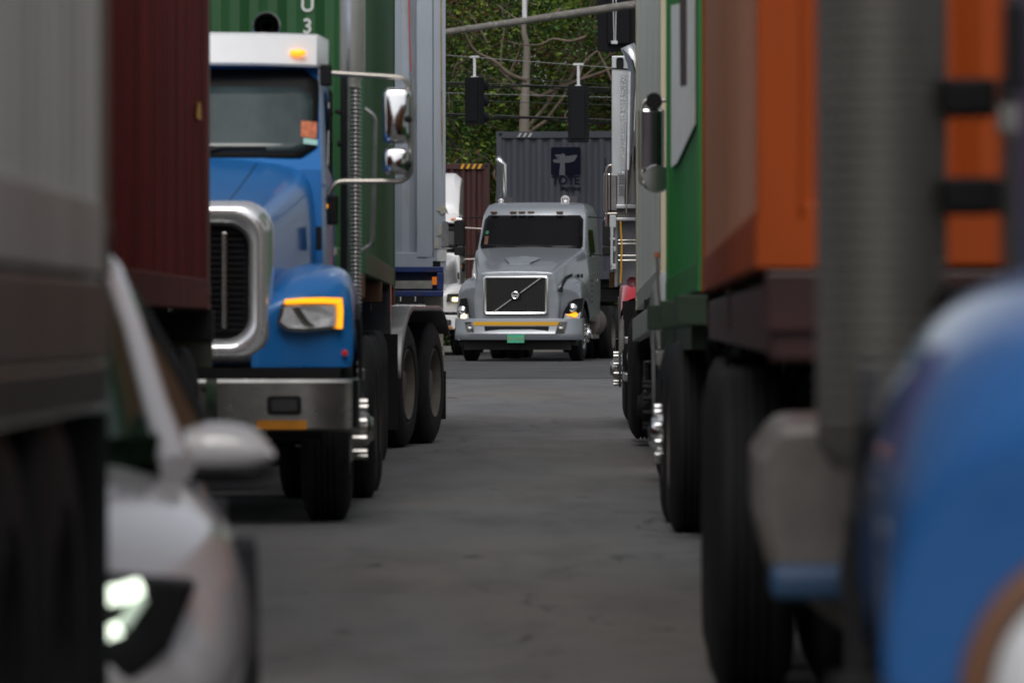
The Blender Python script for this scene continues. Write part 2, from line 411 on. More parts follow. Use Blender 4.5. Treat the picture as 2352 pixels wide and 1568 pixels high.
def chassis(label, loc, rot, L, axles, top=1.3, m=None, rim=None, group='container chassis trailers', tm=None, half=1.2, sides=(-1, 1), bolster=None, lug=None, legs=None, z0=0, halves=None):
    """skeletal trailer: rails, bolsters, axles, wheels; z=0 is the road, top is where the container rests"""
    T = thing('chassis_trailer', label, 'trailer', loc, rot, group); m = m or M['dark']
    b = MB()
    for x in (-.42, .42): b.box((x - .05, 0.05, top - .42), (x + .05, L - .05, top - .162))
    b.build('main_rail', m, T, bevel=.006)
    for y in (0, L / 2 - .08, L - .2):
        c = MB(); c.box((-1.2, y, top - .16), (1.2, y + .2, top - .006)); c.build('bolster', bolster or m, T, bevel=.006)
    b = MB()
    for k in range(int(L // 1.2)): b.box((-.368, .7 + k * 1.2, top - .36), (.368, .78 + k * 1.2, top - .26))
    b.build('cross_member', m, T)
    for y in axles:
        axle(T, y)
        for x in sides: wheel(T, x * (halves or {}).get(y, half), y, side=x, dual=True, m_rim=rim, lug_m=lug, tm=tm)
    c = MB(); c.box((-.37, min(axles) - .5, .75), (-.47, max(axles) + .5, top - .42)); c.box((.37, min(axles) - .5, .75), (.47, max(axles) + .5, top - .42)); c.build('suspension', M['dark'], T)
    if legs:
        for x in (-.75, .75):
            c = MB(); c.box((x - .06, legs - .06, .12), (x + .06, legs + .06, top - .17)); c.box((x - .14, legs - .14, .0), (x + .14, legs + .14, .03)); c.box((x - .045, legs - .045, .03), (x + .045, legs + .045, .12)); c.build('landing_leg', M['dark'], T)
    return T
# ------------------------------------------------------------------ conventional tractor (origin: road under bumper middle, nose towards -y)
FD = [0.0]
def fz(y): return fz0(y) - FD[0]
def fz0(y):      # height of fender crest along the truck
    t = [(.20, 1.27), (.30, 1.37), (.5, 1.43), (.8, 1.475), (1.1, 1.485), (1.4, 1.45), (1.65, 1.36), (1.8, 1.25)]
    for (a, za), (b_, zb) in zip(t, t[1:]):
        if y <= b_: return za + (zb - za) * max(0, (y - a)) / (b_ - a)
    return t[-1][1]
def fface(x): return .24 * max(0, (x - .62) / .55) ** 2.2       # sweep of the fender's front
def tractor(label, loc, rot=(0, 0, 0), P={}, group='tractor trucks in the queue'):
    p = dict(paint=M['blue'], visor=M['white'], cabm=None, cabhalf=.95, glass=M['glass'], bump=M['bumper'], light='wedge', front=True, drives=(4.9, 6.2),
             mirrors=True, stack=None, yend=7.0, rim=None, lug=None, tm=None, dfl=None, grille='tall', lit=None, bz=(.53, .82), mirr_m=None, roofz=2.84, stw=None, drim=None, spread=1.2)
    p.update(P); FD[0] = p.get('fdrop', 0); fdr = FD[0]; pt = p['paint']; cm = p['cabm'] or pt
    T = thing('tractor_truck', label, 'truck', loc, rot, group)
    ch = p['cabhalf']; rz = p['roofz']
    # frame
    b = MB()
    for x in (-.42, .42): b.box((x - .05, .35, .62), (x + .05, p['yend'], .92))
    for y in (.5, 1.8, 3.2, 4.3, 5.4, 6.7): b.box((-.368, y, .66), (.368, y + .1, .86))
    b.box((-.36, .6, .55), (.36, 2.2, 1.1)); b.build('chassis_frame', M['dark'], T)
    axle(T, 1.05, .5)
    for x in (-1, 1):
        wheel(T, x * 1.14, 1.05, side=x, hub='steer', m_rim=p['rim'] or M['rim_alu'], lug_m=p['lug'] or M['steel'], tm=p['tm'], lug_len=.09)
        for y in p['drives']:
            wheel(T, x * p['spread'], y, side=x, dual=True, m_rim=p['drim'] or M['rim'], tm=p['tm'], lug_m=p['stw'])
    for y in p['drives']: axle(T, y)
    # hood
    yg = .32; yc = 2.12
    def hsec(y):
        t = (y - yg) / (yc - yg); hw = .66 + t * .24; zt = 1.74 + .34 * t ** 1.15; lo = .93 if y < .5 else .93 + (y - .5) * .2
        x1 = hw; out = [(0, zt + .03), (hw * .45, zt + .025), (hw * .80, zt + .0), (hw * .965, zt - .06), (x1, zt - .17 - .1 * t), (x1 + .01, 1.3 + .1 * t), (x1 + .0, lo)]
        return [(-a, y, z) for a, z in out[::-1]] + [(a, y, z) for a, z in out[1:]]
    b = MB(); b.loft([hsec(y) for y in (yg, yg + .03, .5, .9, 1.4, 1.85, yc - .02, yc)])
    # bulkhead under the grille and lower lip
    b.loft([[(x, .30, .90), (x, .27, .95), (x, .30, 1.0)] for x in (-.7, -.3, .3, .7)])
    hd_ = b.build('hood', pt, T, smooth=50, sub=2)
    for s in (-1, 1):
        q = MB(); pts = []
        for i in range(9):
            t = .08 + .86 * i / 8; y = yg + (yc - yg) * t; hw_ = .66 + t * .24; pts.append((s * hw_ * .62, y, 1.74 + .34 * t ** 1.15 + .008))
        q.tube(pts, .006, 6); q.build('hood_seam', M['black'], hd_, smooth=60)
        q = MB(); xs_ = sorted((s * .905, s * .94)); q.box((xs_[0], 1.86, 1.56), (xs_[1], 1.93, 1.70)); q.build('hood_latch', M['black'], hd_, bevel=.006)
    b = MB(); b.box((-.655, yg + .03, .95), (.655, yg + .06, 1.72)); b.build('radiator', M['black'], T)
    # fenders
    for x in (-1, 1):
        b = MB(); secs = []
        for y in (.20, .24, .34, .5, .7, .9, 1.1, 1.3, 1.5, 1.68, 1.8):
            zt = fz(y); dy = 1.05 - y; arch = .50 + math.sqrt(max(0, .64 ** 2 - dy * dy)) if abs(dy) < .64 else .0
            lo = max(.885 - fdr, min(arch, zt - .30) if p.get('soft') else arch) if y > .42 else .885 - fdr; zt = max(zt, lo + .05)
            k = max(0, 1 - (y - .2) / .5)
            if p.get('soft'): pts = [(.60, lo), (.60, zt - .02), (.72, zt + .05), (.85, zt + .03), (.98, zt - .01), (1.07, zt - .06), (1.14, max(lo, zt - .14)), (1.175, max(lo, zt - .30)), (1.175, lo + .02), (1.15, lo)]
            else: pts = [(.60, lo), (.60, zt - .16), (.72, zt - .06), (.87, zt), (1.03, zt - .015), (1.125, zt - .05), (1.165, zt - .15), (1.17, (zt + lo) / 2), (1.165, lo + .02), (1.15, lo)]
            if lo > zt - .2: pts = [(a, max(z, lo)) if z < zt - .16 else (a, z) for a, z in pts]
            secs.append([(x * a, y + fface(a) * k, z) for a, z in pts])
        b.loft(secs, closed=False, cap0=True)
        f = b.build('fender', pt, T, smooth=60, sub=2)
        # dark wheel-arch flare behind the fender's outer edge
        c = MB(); fs_ = .86 if p.get('soft') else 1; s2 = []
        for i in range(13):
            a = R(-8 + 110 * i / 12); s2.append([(x * q_, 1.05 + r_ * math.sin(a), .50 + r_ * fs_ * math.cos(a)) for q_, r_ in ((1.162, .66), (1.185, .66), (1.185, .75), (1.162, .75))])
        c.loft(s2, closed=True, cap0=True, cap1=True); c.build('wheel_arch_flare', M['greyplas'], f, smooth=30)
        c = MB(); c.box(sorted2(x * .84, x * 1.15)[0:1] + (1.80, .55), sorted2(x * .84, x * 1.15)[1:2] + (1.84, 1.2 - fdr)); c.build('mud_guard', M['flap'], T)
        # head lamp
        def fp(pts, off, m, nm, par, th=.02):
            q = MB(); n = len(pts)
            A = [(x * a, .20 + fface(a) - off, z) for a, z in pts]; B_ = [(x * a, .20 + fface(a) - off - th, z) for a, z in pts]
            q.add(A + B_, [tuple(range(n))[::-1], tuple(range(n, 2 * n))] + [(i, (i + 1) % n, n + (i + 1) % n, n + i) for i in range(n)])
            return q.build(nm, m, par, bevel=.004)
        if p['light'] == 'wedge':
            hl = fp([(.745, 1.13), (.80, 1.09), (.90, 1.083), (1.02, 1.095), (1.10, 1.10), (1.115, 1.14), (1.112, 1.20), (1.11, 1.275), (1.0, 1.28), (.90, 1.277), (.79, 1.268), (.765, 1.22)], -.012, M['chrome_w'], 'headlight', T)
            fp([(.765, 1.135), (.81, 1.105), (.90, 1.10), (1.02, 1.11), (1.072, 1.115), (1.075, 1.17), (1.07, 1.232), (.98, 1.234), (.88, 1.232), (.80, 1.225), (.785, 1.19)], .006, M['lens'], 'lens', hl, .012)
            fp([(.79, 1.236), (.79, 1.262), (.90, 1.272), (1.0, 1.275), (1.107, 1.272), (1.112, 1.2), (1.108, 1.10), (1.078, 1.10), (1.082, 1.18), (1.078, 1.24), (1.0, 1.243), (.90, 1.243)], .012, p['lit'] or M['amber'], 'turn_signal', hl, .016)
            fp([(.83, 1.222), (.868, 1.222), (.93, 1.135), (.965, 1.115), (.925, 1.112), (.895, 1.13)], .018, M['chrome_w'], 'reflector_blade', hl, .006)
        elif p['light'] == 'round':
            q = MB(); q.lathe([(0, .20), (-.05, .205), (-.06, .185), (-.055, .17), (-.055, 0)], (x * .875, .27, .72), 'y', 36); hl = q.build('headlight', M['steel'], T, smooth=40)
            q = MB(); q.lathe([(-.062, .165), (-.085, .12), (-.095, .06), (-.098, 0)], (x * .875, .27, .72), 'y', 36); q.build('lens', M['lens'], hl, smooth=60)
            q = MB(); q.lathe([(-.05, .21), (-.072, .205), (-.078, .182), (-.064, .17)], (x * .875, .27, .72), 'y', 36); q.build('amber_ring', mat('amber_ring_plastic', (.13, .05, .018), .5) if x < 0 else bpy.data.materials['amber_ring_plastic'], hl, smooth=60)
        else:
            hl = fp([(.78, 1.09), (1.10, 1.10), (1.10, 1.26), (.80, 1.25)], .0, M['lensd'], 'headlight', T)
            if p['lit']: fp([(.9, 1.10), (1.04, 1.10), (1.04, 1.18), (.9, 1.18)], .025, p['lit'], 'lamp', hl)
        q = MB(); q.lathe([(0, .018), (-.012, .016), (-.016, 0)], (x * 1.12, .20 + fface(1.12) + .0, .965), 'y', 12); (q.build('marker_light', M['red'], T, smooth=40) if not p.get('soft') else None)
    # grille
    b = MB(); out = rrect(-.655, .97, .655, 1.75, .15, 6); n = len(out)
    secs = []
    for sc, y in ((1.09, .36), (1.085, .29), (1.06, .235), (1.02, .212), (.975, .212), (.935, .235), (.91, .275), (.90, .345)):
        kx = (.655 - (1 - sc) * .75) / .655; kz = (.39 - (1 - sc) * .75) / .39
        secs.append([(a * kx, y, 1.36 + (z - 1.36) * kz) for a, z in out])
    b.loft(secs, closed=True); g = b.build('grille', M['chrome_g'], T, smooth=60)
    b = MB()
    for xx in (-.45, -.15, .15, .45): b.box((xx - .012, .255, 1.10), (xx + .012, .285, 1.64))
    b.build('grille_bar', M['chrome_w'], g, bevel=.004)
    b = MB()
    for k in range(17): b.box((-.56, .30, 1.085 + k * .034), (.56, .31, 1.10 + k * .034))
    b.build('grille_mesh', M['black'], g)
    # bumper
    z0, z1 = p['bz']
    b = MB(); prof = [(1.20, .42), (1.198, .12), (1.17, .06), (1.12, .035), (.9, .02), (.42, .02), (.36, -.03), (0, -.03)]
    pts = [(a, y) for a, y in prof] + [(-a, y) for a, y in prof[-2::-1]]
    b.loft([[(a, y + .03, z0 - .0) for a, y in pts], [(a, y, z0 + .02) for a, y in pts], [(a, y, z1 - .02) for a, y in pts], [(a, y + .012, z1 - .004) for a, y in pts], [(a, y + .05, z1) for a, y in pts]])
    bp = b.build('bumper', p['bump'], T, smooth=30, solid=.008)
    zc = (z0 + z1) / 2
    for x in (-1, 1):
        b = MB(); b.poly([(x * (.70 + dx), .008, zc - .012 + dz) for dx, dz in rrect(0, -.04, .19, .065, .02, 3)], (0, -.022, 0)); fl = b.build('fog_lamp', M['black'], bp)
        b = MB(); b.poly([(x * (.725 + dx), -.015, zc - .012 + dz) for dx, dz in rrect(0, -.02, .14, .045, .012, 3)], (0, -.008, 0)); b.build('lens', M['lensd'], fl)
        xs = sorted((x * .64, x * .92)); b = MB(); b.box((xs[0], .004, z0 + .012), (xs[1], .0075, z0 + .062)); b.build('reflector_tape', M['orange_t'], bp)
        xs = sorted((x * .275, x * .325)); b = MB(); b.box((xs[0], -.038, zc - .01), (xs[1], -.030, zc + .055)); b.build('tow_hole', M['black'], bp)
        for dx, dz in ((.21, .09), (.35, .09), (.21, -.07), (.35, -.07)):
            b = MB(); b.lathe([(0, .016), (-.01, .014), (-.012, 0)], (x * dx, -.034, zc + dz), 'y', 8); b.build('bumper_bolt', M['dark'], bp)
    b = MB(); b.box((-1.1, .12, z1 - .05), (1.1, .24, z1 + .06)); b.box((-1.0, .2, z0 - .05), (1.0, .3, z0 + .05)); b.build('bumper_bracket', M['black'], T)
    # cab
    b = MB(); yr = 4.05; yw = 2.16
    def csec(z, hw, y0, y1, r=.1):
        return [(-hw + .02, y0 + .06, z), (-hw * .62, y0, z), (hw * .62, y0, z), (hw - .02, y0 + .06, z), (hw, y0 + .16, z), (hw, y1 - r, z), (hw - r, y1, z), (-hw + r, y1, z), (-hw, y1 - r, z), (-hw, y0 + .16, z)]
    b.loft([csec(.95, ch, 2.0, yr), csec(1.4, ch + .01, 2.0, yr), csec(2.04, ch, 2.06, yr), csec(2.12, ch - .005, 2.15, yr), csec(rz - .18, ch - .035, 2.52, yr), csec(rz - .06, ch - .05, 2.56, yr - .02), csec(rz, ch - .13, 2.68, yr - .1)], closed=True, cap0=True, cap1=True)
    b.build('cab', cm, T, smooth=32)
    def wpt(a, z, off):
        t = (z - 2.12) / (rz - .18 - 2.12); y = 2.15 + .37 * t; k = max(0, abs(a) - ch * .62) / (ch * .38)
        return (a, y + .06 * k ** 1.3 - off, z)
    def wpane(out, off, th, m, nm, par):
        q = MB(); n = len(out); A = [wpt(a, z, off) for a, z in out]; B_ = [wpt(a, z, off + th) for a, z in out]
        q.add(A + B_, [tuple(range(n))[::-1], tuple(range(n, 2 * n))] + [(i, (i + 1) % n, n + (i + 1) % n, n + i) for i in range(n)]); return q.build(nm, m, par)
    hw = ch - .045
    def wgrid(x0, x1, zz0, zz1, off, m, nm, par, r=.07, nx=24, nz=8):
        q = MB(); vs = []; fs = []
        for j in range(nz + 1):
            z = zz0 + (zz1 - zz0) * j / nz; e = min(z - zz0, zz1 - z); cut = r - math.sqrt(max(0, r * r - (r - e) ** 2)) if e < r else 0
            for i in range(nx + 1): a = x0 + cut + (x1 - x0 - 2 * cut) * i / nx; vs.append(wpt(a, z, off))
        for j in range(nz):
            for i in range(nx): k = j * (nx + 1) + i; fs.append((k, k + 1, k + nx + 2, k + nx + 1))
        q.add(vs, fs); return q.build(nm, m, par, smooth=60, solid=.008)
    wt = rz - .19
    sr = wgrid(-hw, hw, 2.11, wt, .006, M['black'], 'windshield_seal', T, r=.1)
    wgrid(-hw + .035, hw - .035, 2.15, wt - .11, .016, p['glass'], 'windshield', T, r=.09)
    for s in (-1, 1):
        b = MB(); b.tube([wpt(s * .1 + .05, 2.13, .02), wpt(s * .1 + .25, 2.17, .03), wpt(s * .1 + .5, 2.17, .032)], .012, 6); b.build('wiper', M['black'], T)
        # side window, door seam, handle
        b = MB(); b.poly([(s * (ch + .001 + 0), y, z) for y, z in ((2.62, 2.08), (3.55, 2.02), (3.55, 2.55), (2.82, 2.55))], (s * .004, 0, 0)); b.build('side_window', M['glass'], T)
        b = MB(); b.box(sorted2(s * (ch + .01), s * (ch + .03))[0:1] + (3.4, 1.55), sorted2(s * (ch + .01), s * (ch + .03))[1:2] + (3.55, 1.6)); b.build('door_handle', M['chrome_w'], T)
        b = MB(); xa, xb = sorted((s * .62, s * 1.15)); b.box((xa, 2.0, .42), (xb, 3.7, .50)); b.box((xa, 2.0, .78), (xb, 3.6, .85)); b.box((xa, 2.05, .5), (xb - .05 * (s > 0) , 3.5, .78)); b.build('step', M['dark'] if p.get('soft') else M['steel'], T, bevel=.01)
        b = MB(); b.lathe([(-.0, .0), (.0, .31), (1.25, .31), (1.25, 0)], (s * .82, 3.75, .66) , 'y', 20); b.build('fuel_tank', M['dark'] if p.get('soft') else M['alu'], T, smooth=40)
    # sun visor
    if p['visor']:
        b = MB(); secs = []
        for a, yo in ((-ch + .0, .26), (-ch + .06, .10), (-ch * .6, .02), (0, 0), (ch * .6, .02), (ch - .06, .10), (ch - .0, .26)):
            e = .0 if abs(a) < ch - .05 else -.02; zz = .012 * (1 - (a / ch) ** 2)
            secs.append([(a, 2.36 + yo, rz - .18 + zz), (a, 2.35 + yo, rz - .165 + zz), (a, 2.40 + yo, rz + .0 + e + zz), (a, 2.44 + yo, rz + .02 + e + zz), (a, 2.62 + yo, rz + .02 + e + zz), (a, 2.62 + yo, rz - .03), (a, 2.52 + yo, rz - .165)])
        b.loft(secs, closed=True, cap0=True, cap1=True); vz = b.build('sun_visor', p['visor'], T, smooth=40)
        for a in (-.78, 0, .78):
            b = MB(); yo = .02 + .05 * max(0, abs(a) - .57) / .32
            prof = [(0, .05), (-.012, .045), (-.018, .03), (-.02, 0)]; vs = []; fs = []
            n = 16
            for k in range(n):
                an = 2 * math.pi * k / n
                for h_, r_ in prof: vs.append((a + r_ * math.cos(an), 2.362 + yo + h_ * 1.2, rz - .095 + r_ * .42 * math.sin(an)))
            for k in range(n):
                for i in range(3): fs.append((k * 4 + i, k * 4 + i + 1, ((k + 1) % n) * 4 + i + 1, ((k + 1) % n) * 4 + i))
            b.add(vs, fs); b.build('marker_light', p.get('vis_l') or M['amber_lit'], vz, smooth=60)
    # mirrors on tube brackets
    if p['mirrors']:
        for s in p.get('mside', (-1, 1)):
            b = MB(); yb = 2.5; o = 1.455
            b.tube(bend([(s * (ch + .0), yb, 2.63), (s * (o - .03), yb, 2.60), (s * o, yb, 2.5), (s * o, yb, 2.03), (s * (o - .05), yb, 1.98), (s * (ch + .05), yb, 1.98), (s * (ch + .0), yb, 1.88)], .09), .016, 8)
            br = b.build('mirror', M['bracket'], T, smooth=50)
            for z0_, z1_, nm in ((2.20, 2.54, 'mirror_housing'), (2.02, 2.18, 'wide_angle_housing')):
                c = MB(); secs = []
                for y, k in ((yb - .085, .72), (yb - .075, .88), (yb - .03, 1), (yb + .03, 1), (yb + .045, .96)):
                    secs.append([((s * (o - .085)) + a * k, y, (z0_ + z1_) / 2 + z * k) for a, z in rrect(-.085, -(z1_ - z0_) / 2, .085, (z1_ - z0_) / 2, .04, 4)])
                c.loft(secs, closed=True, cap0=True, cap1=True); hsg = c.build(nm, p['mirr_m'] or M['chrome'], br, smooth=45)
                c = MB(); c.poly([((s * (o - .085)) + a, yb + .047, (z0_ + z1_) / 2 + z) for a, z in rrect(-.07, -(z1_ - z0_) / 2 + .015, .07, (z1_ - z0_) / 2 - .015, .03, 4)], (0, .003, 0)); c.build('mirror_glass', M['chrome'], hsg)
                c = MB(); c.lathe([(-.035, .0), (-.03, .02), (.0, .028), (.02, .02)], (s * (o - .02), yb - .06, (z0_ + z1_) / 2 - .02), 'y', 12); c.build('clamp', M['black'], hsg, smooth=40)
            c = MB(); c.box(sorted2(s * (ch - .02), s * (ch + .07))[0:1] + (yb - .03, 1.72), sorted2(s * (ch - .02), s * (ch + .07))[1:2] + (yb + .05, 1.90)); c.build('mirror_foot', M['black'], T, bevel=.012)
            c = MB(); c.box(sorted2(s * (ch - .04), s * (ch + .03))[0:1] + (yb - .03, 2.55), sorted2(s * (ch - .04), s * (ch + .03))[1:2] + (yb + .05, 2.68)); c.build('mirror_foot', M['black'], T, bevel=.012)
            c = MB(); c.tube([(s * (ch - .02), yb - .075, 1.83), (s * (ch - .02), yb - .03, 1.83)], .028, 12); c.build('marker_light', M['amber_lit'] if p['lit'] else M['amber'], T, smooth=40)
    if p['dfl']:
        c = MB(); secs = [[(a * (ch - .1), 2.7 + k * .0, rz), ] for a, k in ((0, 0),)]
        secs = []
        for y, z in ((2.62, rz + .02), (2.75, rz + .35), (3.1, rz + .72), (3.6, rz + .88), (4.0, rz + .88)):
            q = ch - .06
            secs.append([(-q, y, rz - .02), (-q, y, max(rz, z - .12)), (-q + .14, y, z), (q - .14, y, z), (q, y, max(rz, z - .12)), (q, y, rz - .02)])
        c.loft(secs, cap0=True, cap1=True); c.build('roof_deflector', p['dfl'], T, smooth=40, bevel=.02)
    return T
def sorted2(a, b): return (a, b) if a < b else (b, a)
G_T = 'tractor trucks in the queue'
# ================================================================== LEFT ROW
# --- blue truck
BX, BY = -2.06, 31.6
blue = tractor('bright blue tractor truck with white sun visor, chrome grille and lit amber turn signal', (BX, BY, gz(BY)), P=dict(lit=M['amber_lit'], glass=M['glass_b'], drives=(4.6, 5.9), lug=M['steel'], cabhalf=.95))
def BL(u, v, b):  # photo point on the plane at local depth b of the blue truck -> local coordinates
    w_ = W(u, v, BY + b); return (w_.x - BX, b, w_.z - gz(BY))
b = MB(); x_, _, z_ = BL(809, 60, 4.35)
b = MB(); b.lathe([(2.62, .05), (2.66, .052), (2.70, .082), (3.9, .082), (3.92, .05), (4.1, .05)], (x_, 4.35, 0), 'z', 28)
st = b.build('exhaust_muffler', M['muffler'], blue, smooth=40)
b = MB(); prof = []
z = 1.2
while z < 2.62: prof += [(z, .030), (z + .009, .042), (z + .018, .030)]; z += .026
b.lathe(prof, (x_ + .02, 4.35, 0), 'z', 16); b.tube([(x_ + .02, 4.35, 1.2), (x_ - .1, 4.4, .95), (x_ - .3, 4.4, .8)], .036, 10)
b.build('flexible_exhaust_pipe', M['steel'], st, smooth=60)
b = MB(); b.tube([BL(790, 165, 4.2), BL(790, 700, 4.2)], .024, 10); b.tube([BL(775, 330, 4.2), BL(800, 330, 4.2)], .02); b.tube([BL(770, 255, 4.2), BL(792, 262, 4.2)], .015); b.build('exhaust_bracket', M['dark'], blue)
b = MB(); b.tube([BL(800, 112, 4.15), BL(800, 640, 4.15)], .009, 8); b.build('support_tube', M['steel'], blue)
b = MB(); b.tube(bend([BL(838, 250, 4.3), BL(862, 268, 4.3), BL(856, 560, 4.3), BL(830, 575, 4.3)], .05), .014, 8); b.build('grab_handle', M['steel'], blue, smooth=50)
b = MB(); cx, _, cz = BL(612, 60, 2.9)
b.lathe([(.5, .0), (.45, .03), (.08, .05), (.02, .083), (0, .086), (-.012, .08), (.0, .074), (.07, .045), (.4, .02), (.4, 0)], (cx, 2.9, cz), 'y', 28)
ah = b.build('air_horn', M['chrome_w'], blue, smooth=50)
b = MB(); b.lathe([(.05, .045), (.09, .03), (.3, .01), (.3, 0)], (cx, 2.896, cz), 'y', 24); b.build('horn_throat', M['black'], ah, smooth=60)
b = MB(); b.box((cx - .02, 2.95, 2.84), (cx + .02, 3.0, cz - .04)); b.build('horn_bracket', M['black'], ah)
def stick(u0, v0, u1, v1, b_, m, nm, dy=.0):
    a = BL(u0, v1, b_); c = BL(u1, v0, b_)
    t = lambda z: 2.15 + .37 * (z - 2.12) / (2.66 - 2.12)
    k = lambda x: .06 * (max(0, x - .589) / .361) ** 1.3
    q = MB(); q.poly([(a[0], t(a[2]) + k(a[0]) - .026, a[2]), (c[0], t(a[2]) + k(c[0]) - .026, a[2] - .01), (c[0], t(c[2]) + k(c[0]) - .026, c[2] - .01), (a[0], t(c[2]) + k(a[0]) - .026, c[2])], (0, -.002, 0)); return q.build(nm, m, blue)
stick(692, 277, 728, 315, 2.3, M['sticker'], 'windshield_sticker'); stick(698, 318, 730, 331, 2.3, M['teal'], 'windshield_sticker')

# green container on its chassis behind the blue truck
gy = 37.1; gzr = gz(gy)
gc = container('green shipping container with white code letters behind the blue truck cab', (-1.0 - 1.219 + .04, gy, 1.43 + gzr), (R(-.05), 0, R(.25)), 12.19, CP['green'], near='front', post=None)
for i, (ch_, v) in enumerate((('U', 12), ('3', 62), ('9', 107), ('0', 152), ('2', 197), ('7', 242))):
    w_ = W(706, v, gy); text_part('container_code', ch_, .135, M['mark'], gc, (w_.x - gc.location.x, .022, w_.z - gc.location.z), thick=.003, bold=.003, sx=.95)
chassis('rusty dark container chassis under the green container behind the blue truck', (-2.16, gy - .1, gzr), (R(-.05), 0, R(.25)), 12.3, (5.9, 7.2), top=1.425, bolster=mat('rusty_bolster_steel', (.10, .045, .02), .8, var=.4, vscale=6), half=1.22)

# dark red container in front of it
my = 17.2
container('dark maroon shipping container with yellow sticker in front of the blue truck', (-1.56 - 1.219, my, 1.27), (0, 0, 0), 12.19, CP['maroon'], near='front', far='door', post=cpaint('post_paint_maroon', (.12, .04, .03), dirt_amt=.3))
mc = [o for o in COL.objects if o.name.startswith('shipping_container')][-1]
w_ = W(470, 258, 28.3); q = MB(); q.poly([(1.2205, w_.y - my + a, w_.z - 1.27 + z) for a, z in ((-.18, -.035), (.18, -.035), (.12, .04), (-.02, .05))], (.004, 0, 0)); q.build('warning_sticker', M['yellow'], mc)
mch = chassis('dark chassis trailer under the maroon container with two axles', (-2.74, my - .05, .03), (0, 0, 0), 12.3, (9.7, 10.95), top=1.235, half=1.18, legs=2.2)

b = MB(); b.box((-1.19, 12.12, .93), (1.19, 12.29, 1.225)); b.build('rear_sill', mat('olive_sill_paint', (.035, .036, .026), .6, var=.3), mch, bevel=.01)
# near pale grey container at the left edge
ny = 5.2
container('pale grey shipping container at the left edge, nearest to the camera', (-.848 - 1.219, ny, 1.30), (0, 0, 0), 6.8, CP['ngrey'], near='front', far='door', post=CP['brown'], rail=CP['ngrey'])
nc = chassis('dark chassis trailer under the nearest pale grey container', (-.832 - 1.219, ny - .05, 0), (0, 0, 0), 6.9, (4.7, 5.9), top=1.295, half=1.19, tm=M['tyre_d'], rim=M['dark'])
b = MB(); b.box((1.12, .3, 1.02), (1.2, 6.85, 1.12)); b.build('side_rail', M['chrome_w'], nc, bevel=.01)
b = MB(); b.box((1.13, .3, 1.123), (1.205, 6.85, 1.288)); b.build('side_plate', CP['brown'], nc, bevel=.01)
for s in (-1, 1):
    xs_ = sorted((s * .6, s * 1.2)); b = MB(); b.box((xs_[0], 6.82, .10), (xs_[1], 6.84, 1.01)); b.build('mud_flap', M['flap'], nc)

# --- tractor and light grey container behind
ly = 50.6
lc = container('light grey shipping container with torn paper labels on its rusty corner post', (-.59 - 1.219, ly, 1.66 + .0), (0, 0, R(1.1)), 6.058, CP['lgrey'], near='front', far='door', group='shipping containers on the trucks')
b = MB(); b.box((.965, -.006, .12), (1.1, .03, 2.78)); b.build('post_plate', CP['lgrey'], lc)
def LC(u, v): w_ = W(u, v, ly); return (w_.x - lc.location.x, w_.z - lc.location.z)
def label_poly(par, f, uv, m, y, nm='paper_label', th=.003):
    q = MB(); q.poly([(f(u, v)[0], y, f(u, v)[1]) for u, v in uv], (0, -th, 0)); return q.build(nm, m, par)
label_poly(lc, LC, [(1004, 574), (1026, 574), (1026, 600), (1004, 600)], M['paper'], -.01)
label_poly(lc, LC, [(1003, 482), (1010, 474), (1020, 470), (1026, 480), (1030, 492), (1022, 488), (1014, 494), (1010, 486)], M['torn'], -.01, 'torn_label')
label_poly(lc, LC, [(1003, 517), (1012, 515), (1013, 540), (1004, 542)], M['torn'], -.01, 'torn_label')
label_poly(lc, LC, [(998, 546), (1005, 544), (1009, 560), (1007, 571), (998, 570)], M['torn'], -.01, 'torn_label')
label_poly(lc, LC, [(1016, 508), (1030, 510), (1030, 566), (1014, 566)], mat('glue_residue', (.2, .2, .2), .8, var=.3, vscale=20), -.008, 'glue_residue')
q = MB(); q.tube([(LC(937, -120)[0], -.012, LC(937, -120)[1]), (LC(941, 90)[0], -.012, LC(941, 90)[1]), (LC(944, 165)[0], -.012, LC(944, 165)[1])], .008, 6); sp = q.build('strap', mat('pink_strap', (.42, .10, .13), .7), lc)
q = MB(); q.tube([(LC(944, 165)[0], -.012, LC(944, 165)[1]), (LC(947, 230)[0], -.012, LC(947, 230)[1])], .006, 6); q.cbox((LC(948, 240)[0], -.015, LC(948, 240)[1]), (.03, .02, .09)); q.build('strap_hook', M['steel'], sp)
q = MB(); q.poly([(LC(u, v)[0], -.0075, LC(u, v)[1]) for u, v in ((1011, -60), (1014, -60), (1015, 120), (1017, 300), (1016, 420), (1013, 300), (1012, 120))], (0, -.0015, 0)); q.build('rust_streak', mat('rust_streak', (.27, .19, .09), .8, var=.4, vscale=9), lc)
lch = chassis('blue chassis trailer with rusty open headboard under the light grey container', (-.59 - 1.219, ly - .12, gz(ly)), (0, 0, R(1.1)), 6.3, (4.2, 5.5), top=1.66 - gz(ly) - .004, m=M['navy'], bolster=M['navy'])
bo = MB(); z0, z1 = LC(0, 681)[1] + 1.66 - gz(ly), LC(0, 613)[1] + 1.66 - gz(ly)
for a, c in (((-1.2, z0), (1.2, z0 + .05)), ((-1.2, z1 - .05), (1.2, z1)), ((-1.2, z0 + .053), (-1.14, z1 - .053)), ((1.14, z0 + .053), (1.2, z1 - .053)), ((.63, z0 + .053), (.69, z1 - .053)), ((.08, z0 + .053), (.3, z1 - .053)), ((-.7, z0 + .053), (-.64, z1 - .053))):
    bo.box((a[0], -.16, a[1]), (c[0], -.002, c[1]))
bo.build('headboard_frame', M['navy'], lch, bevel=.006)
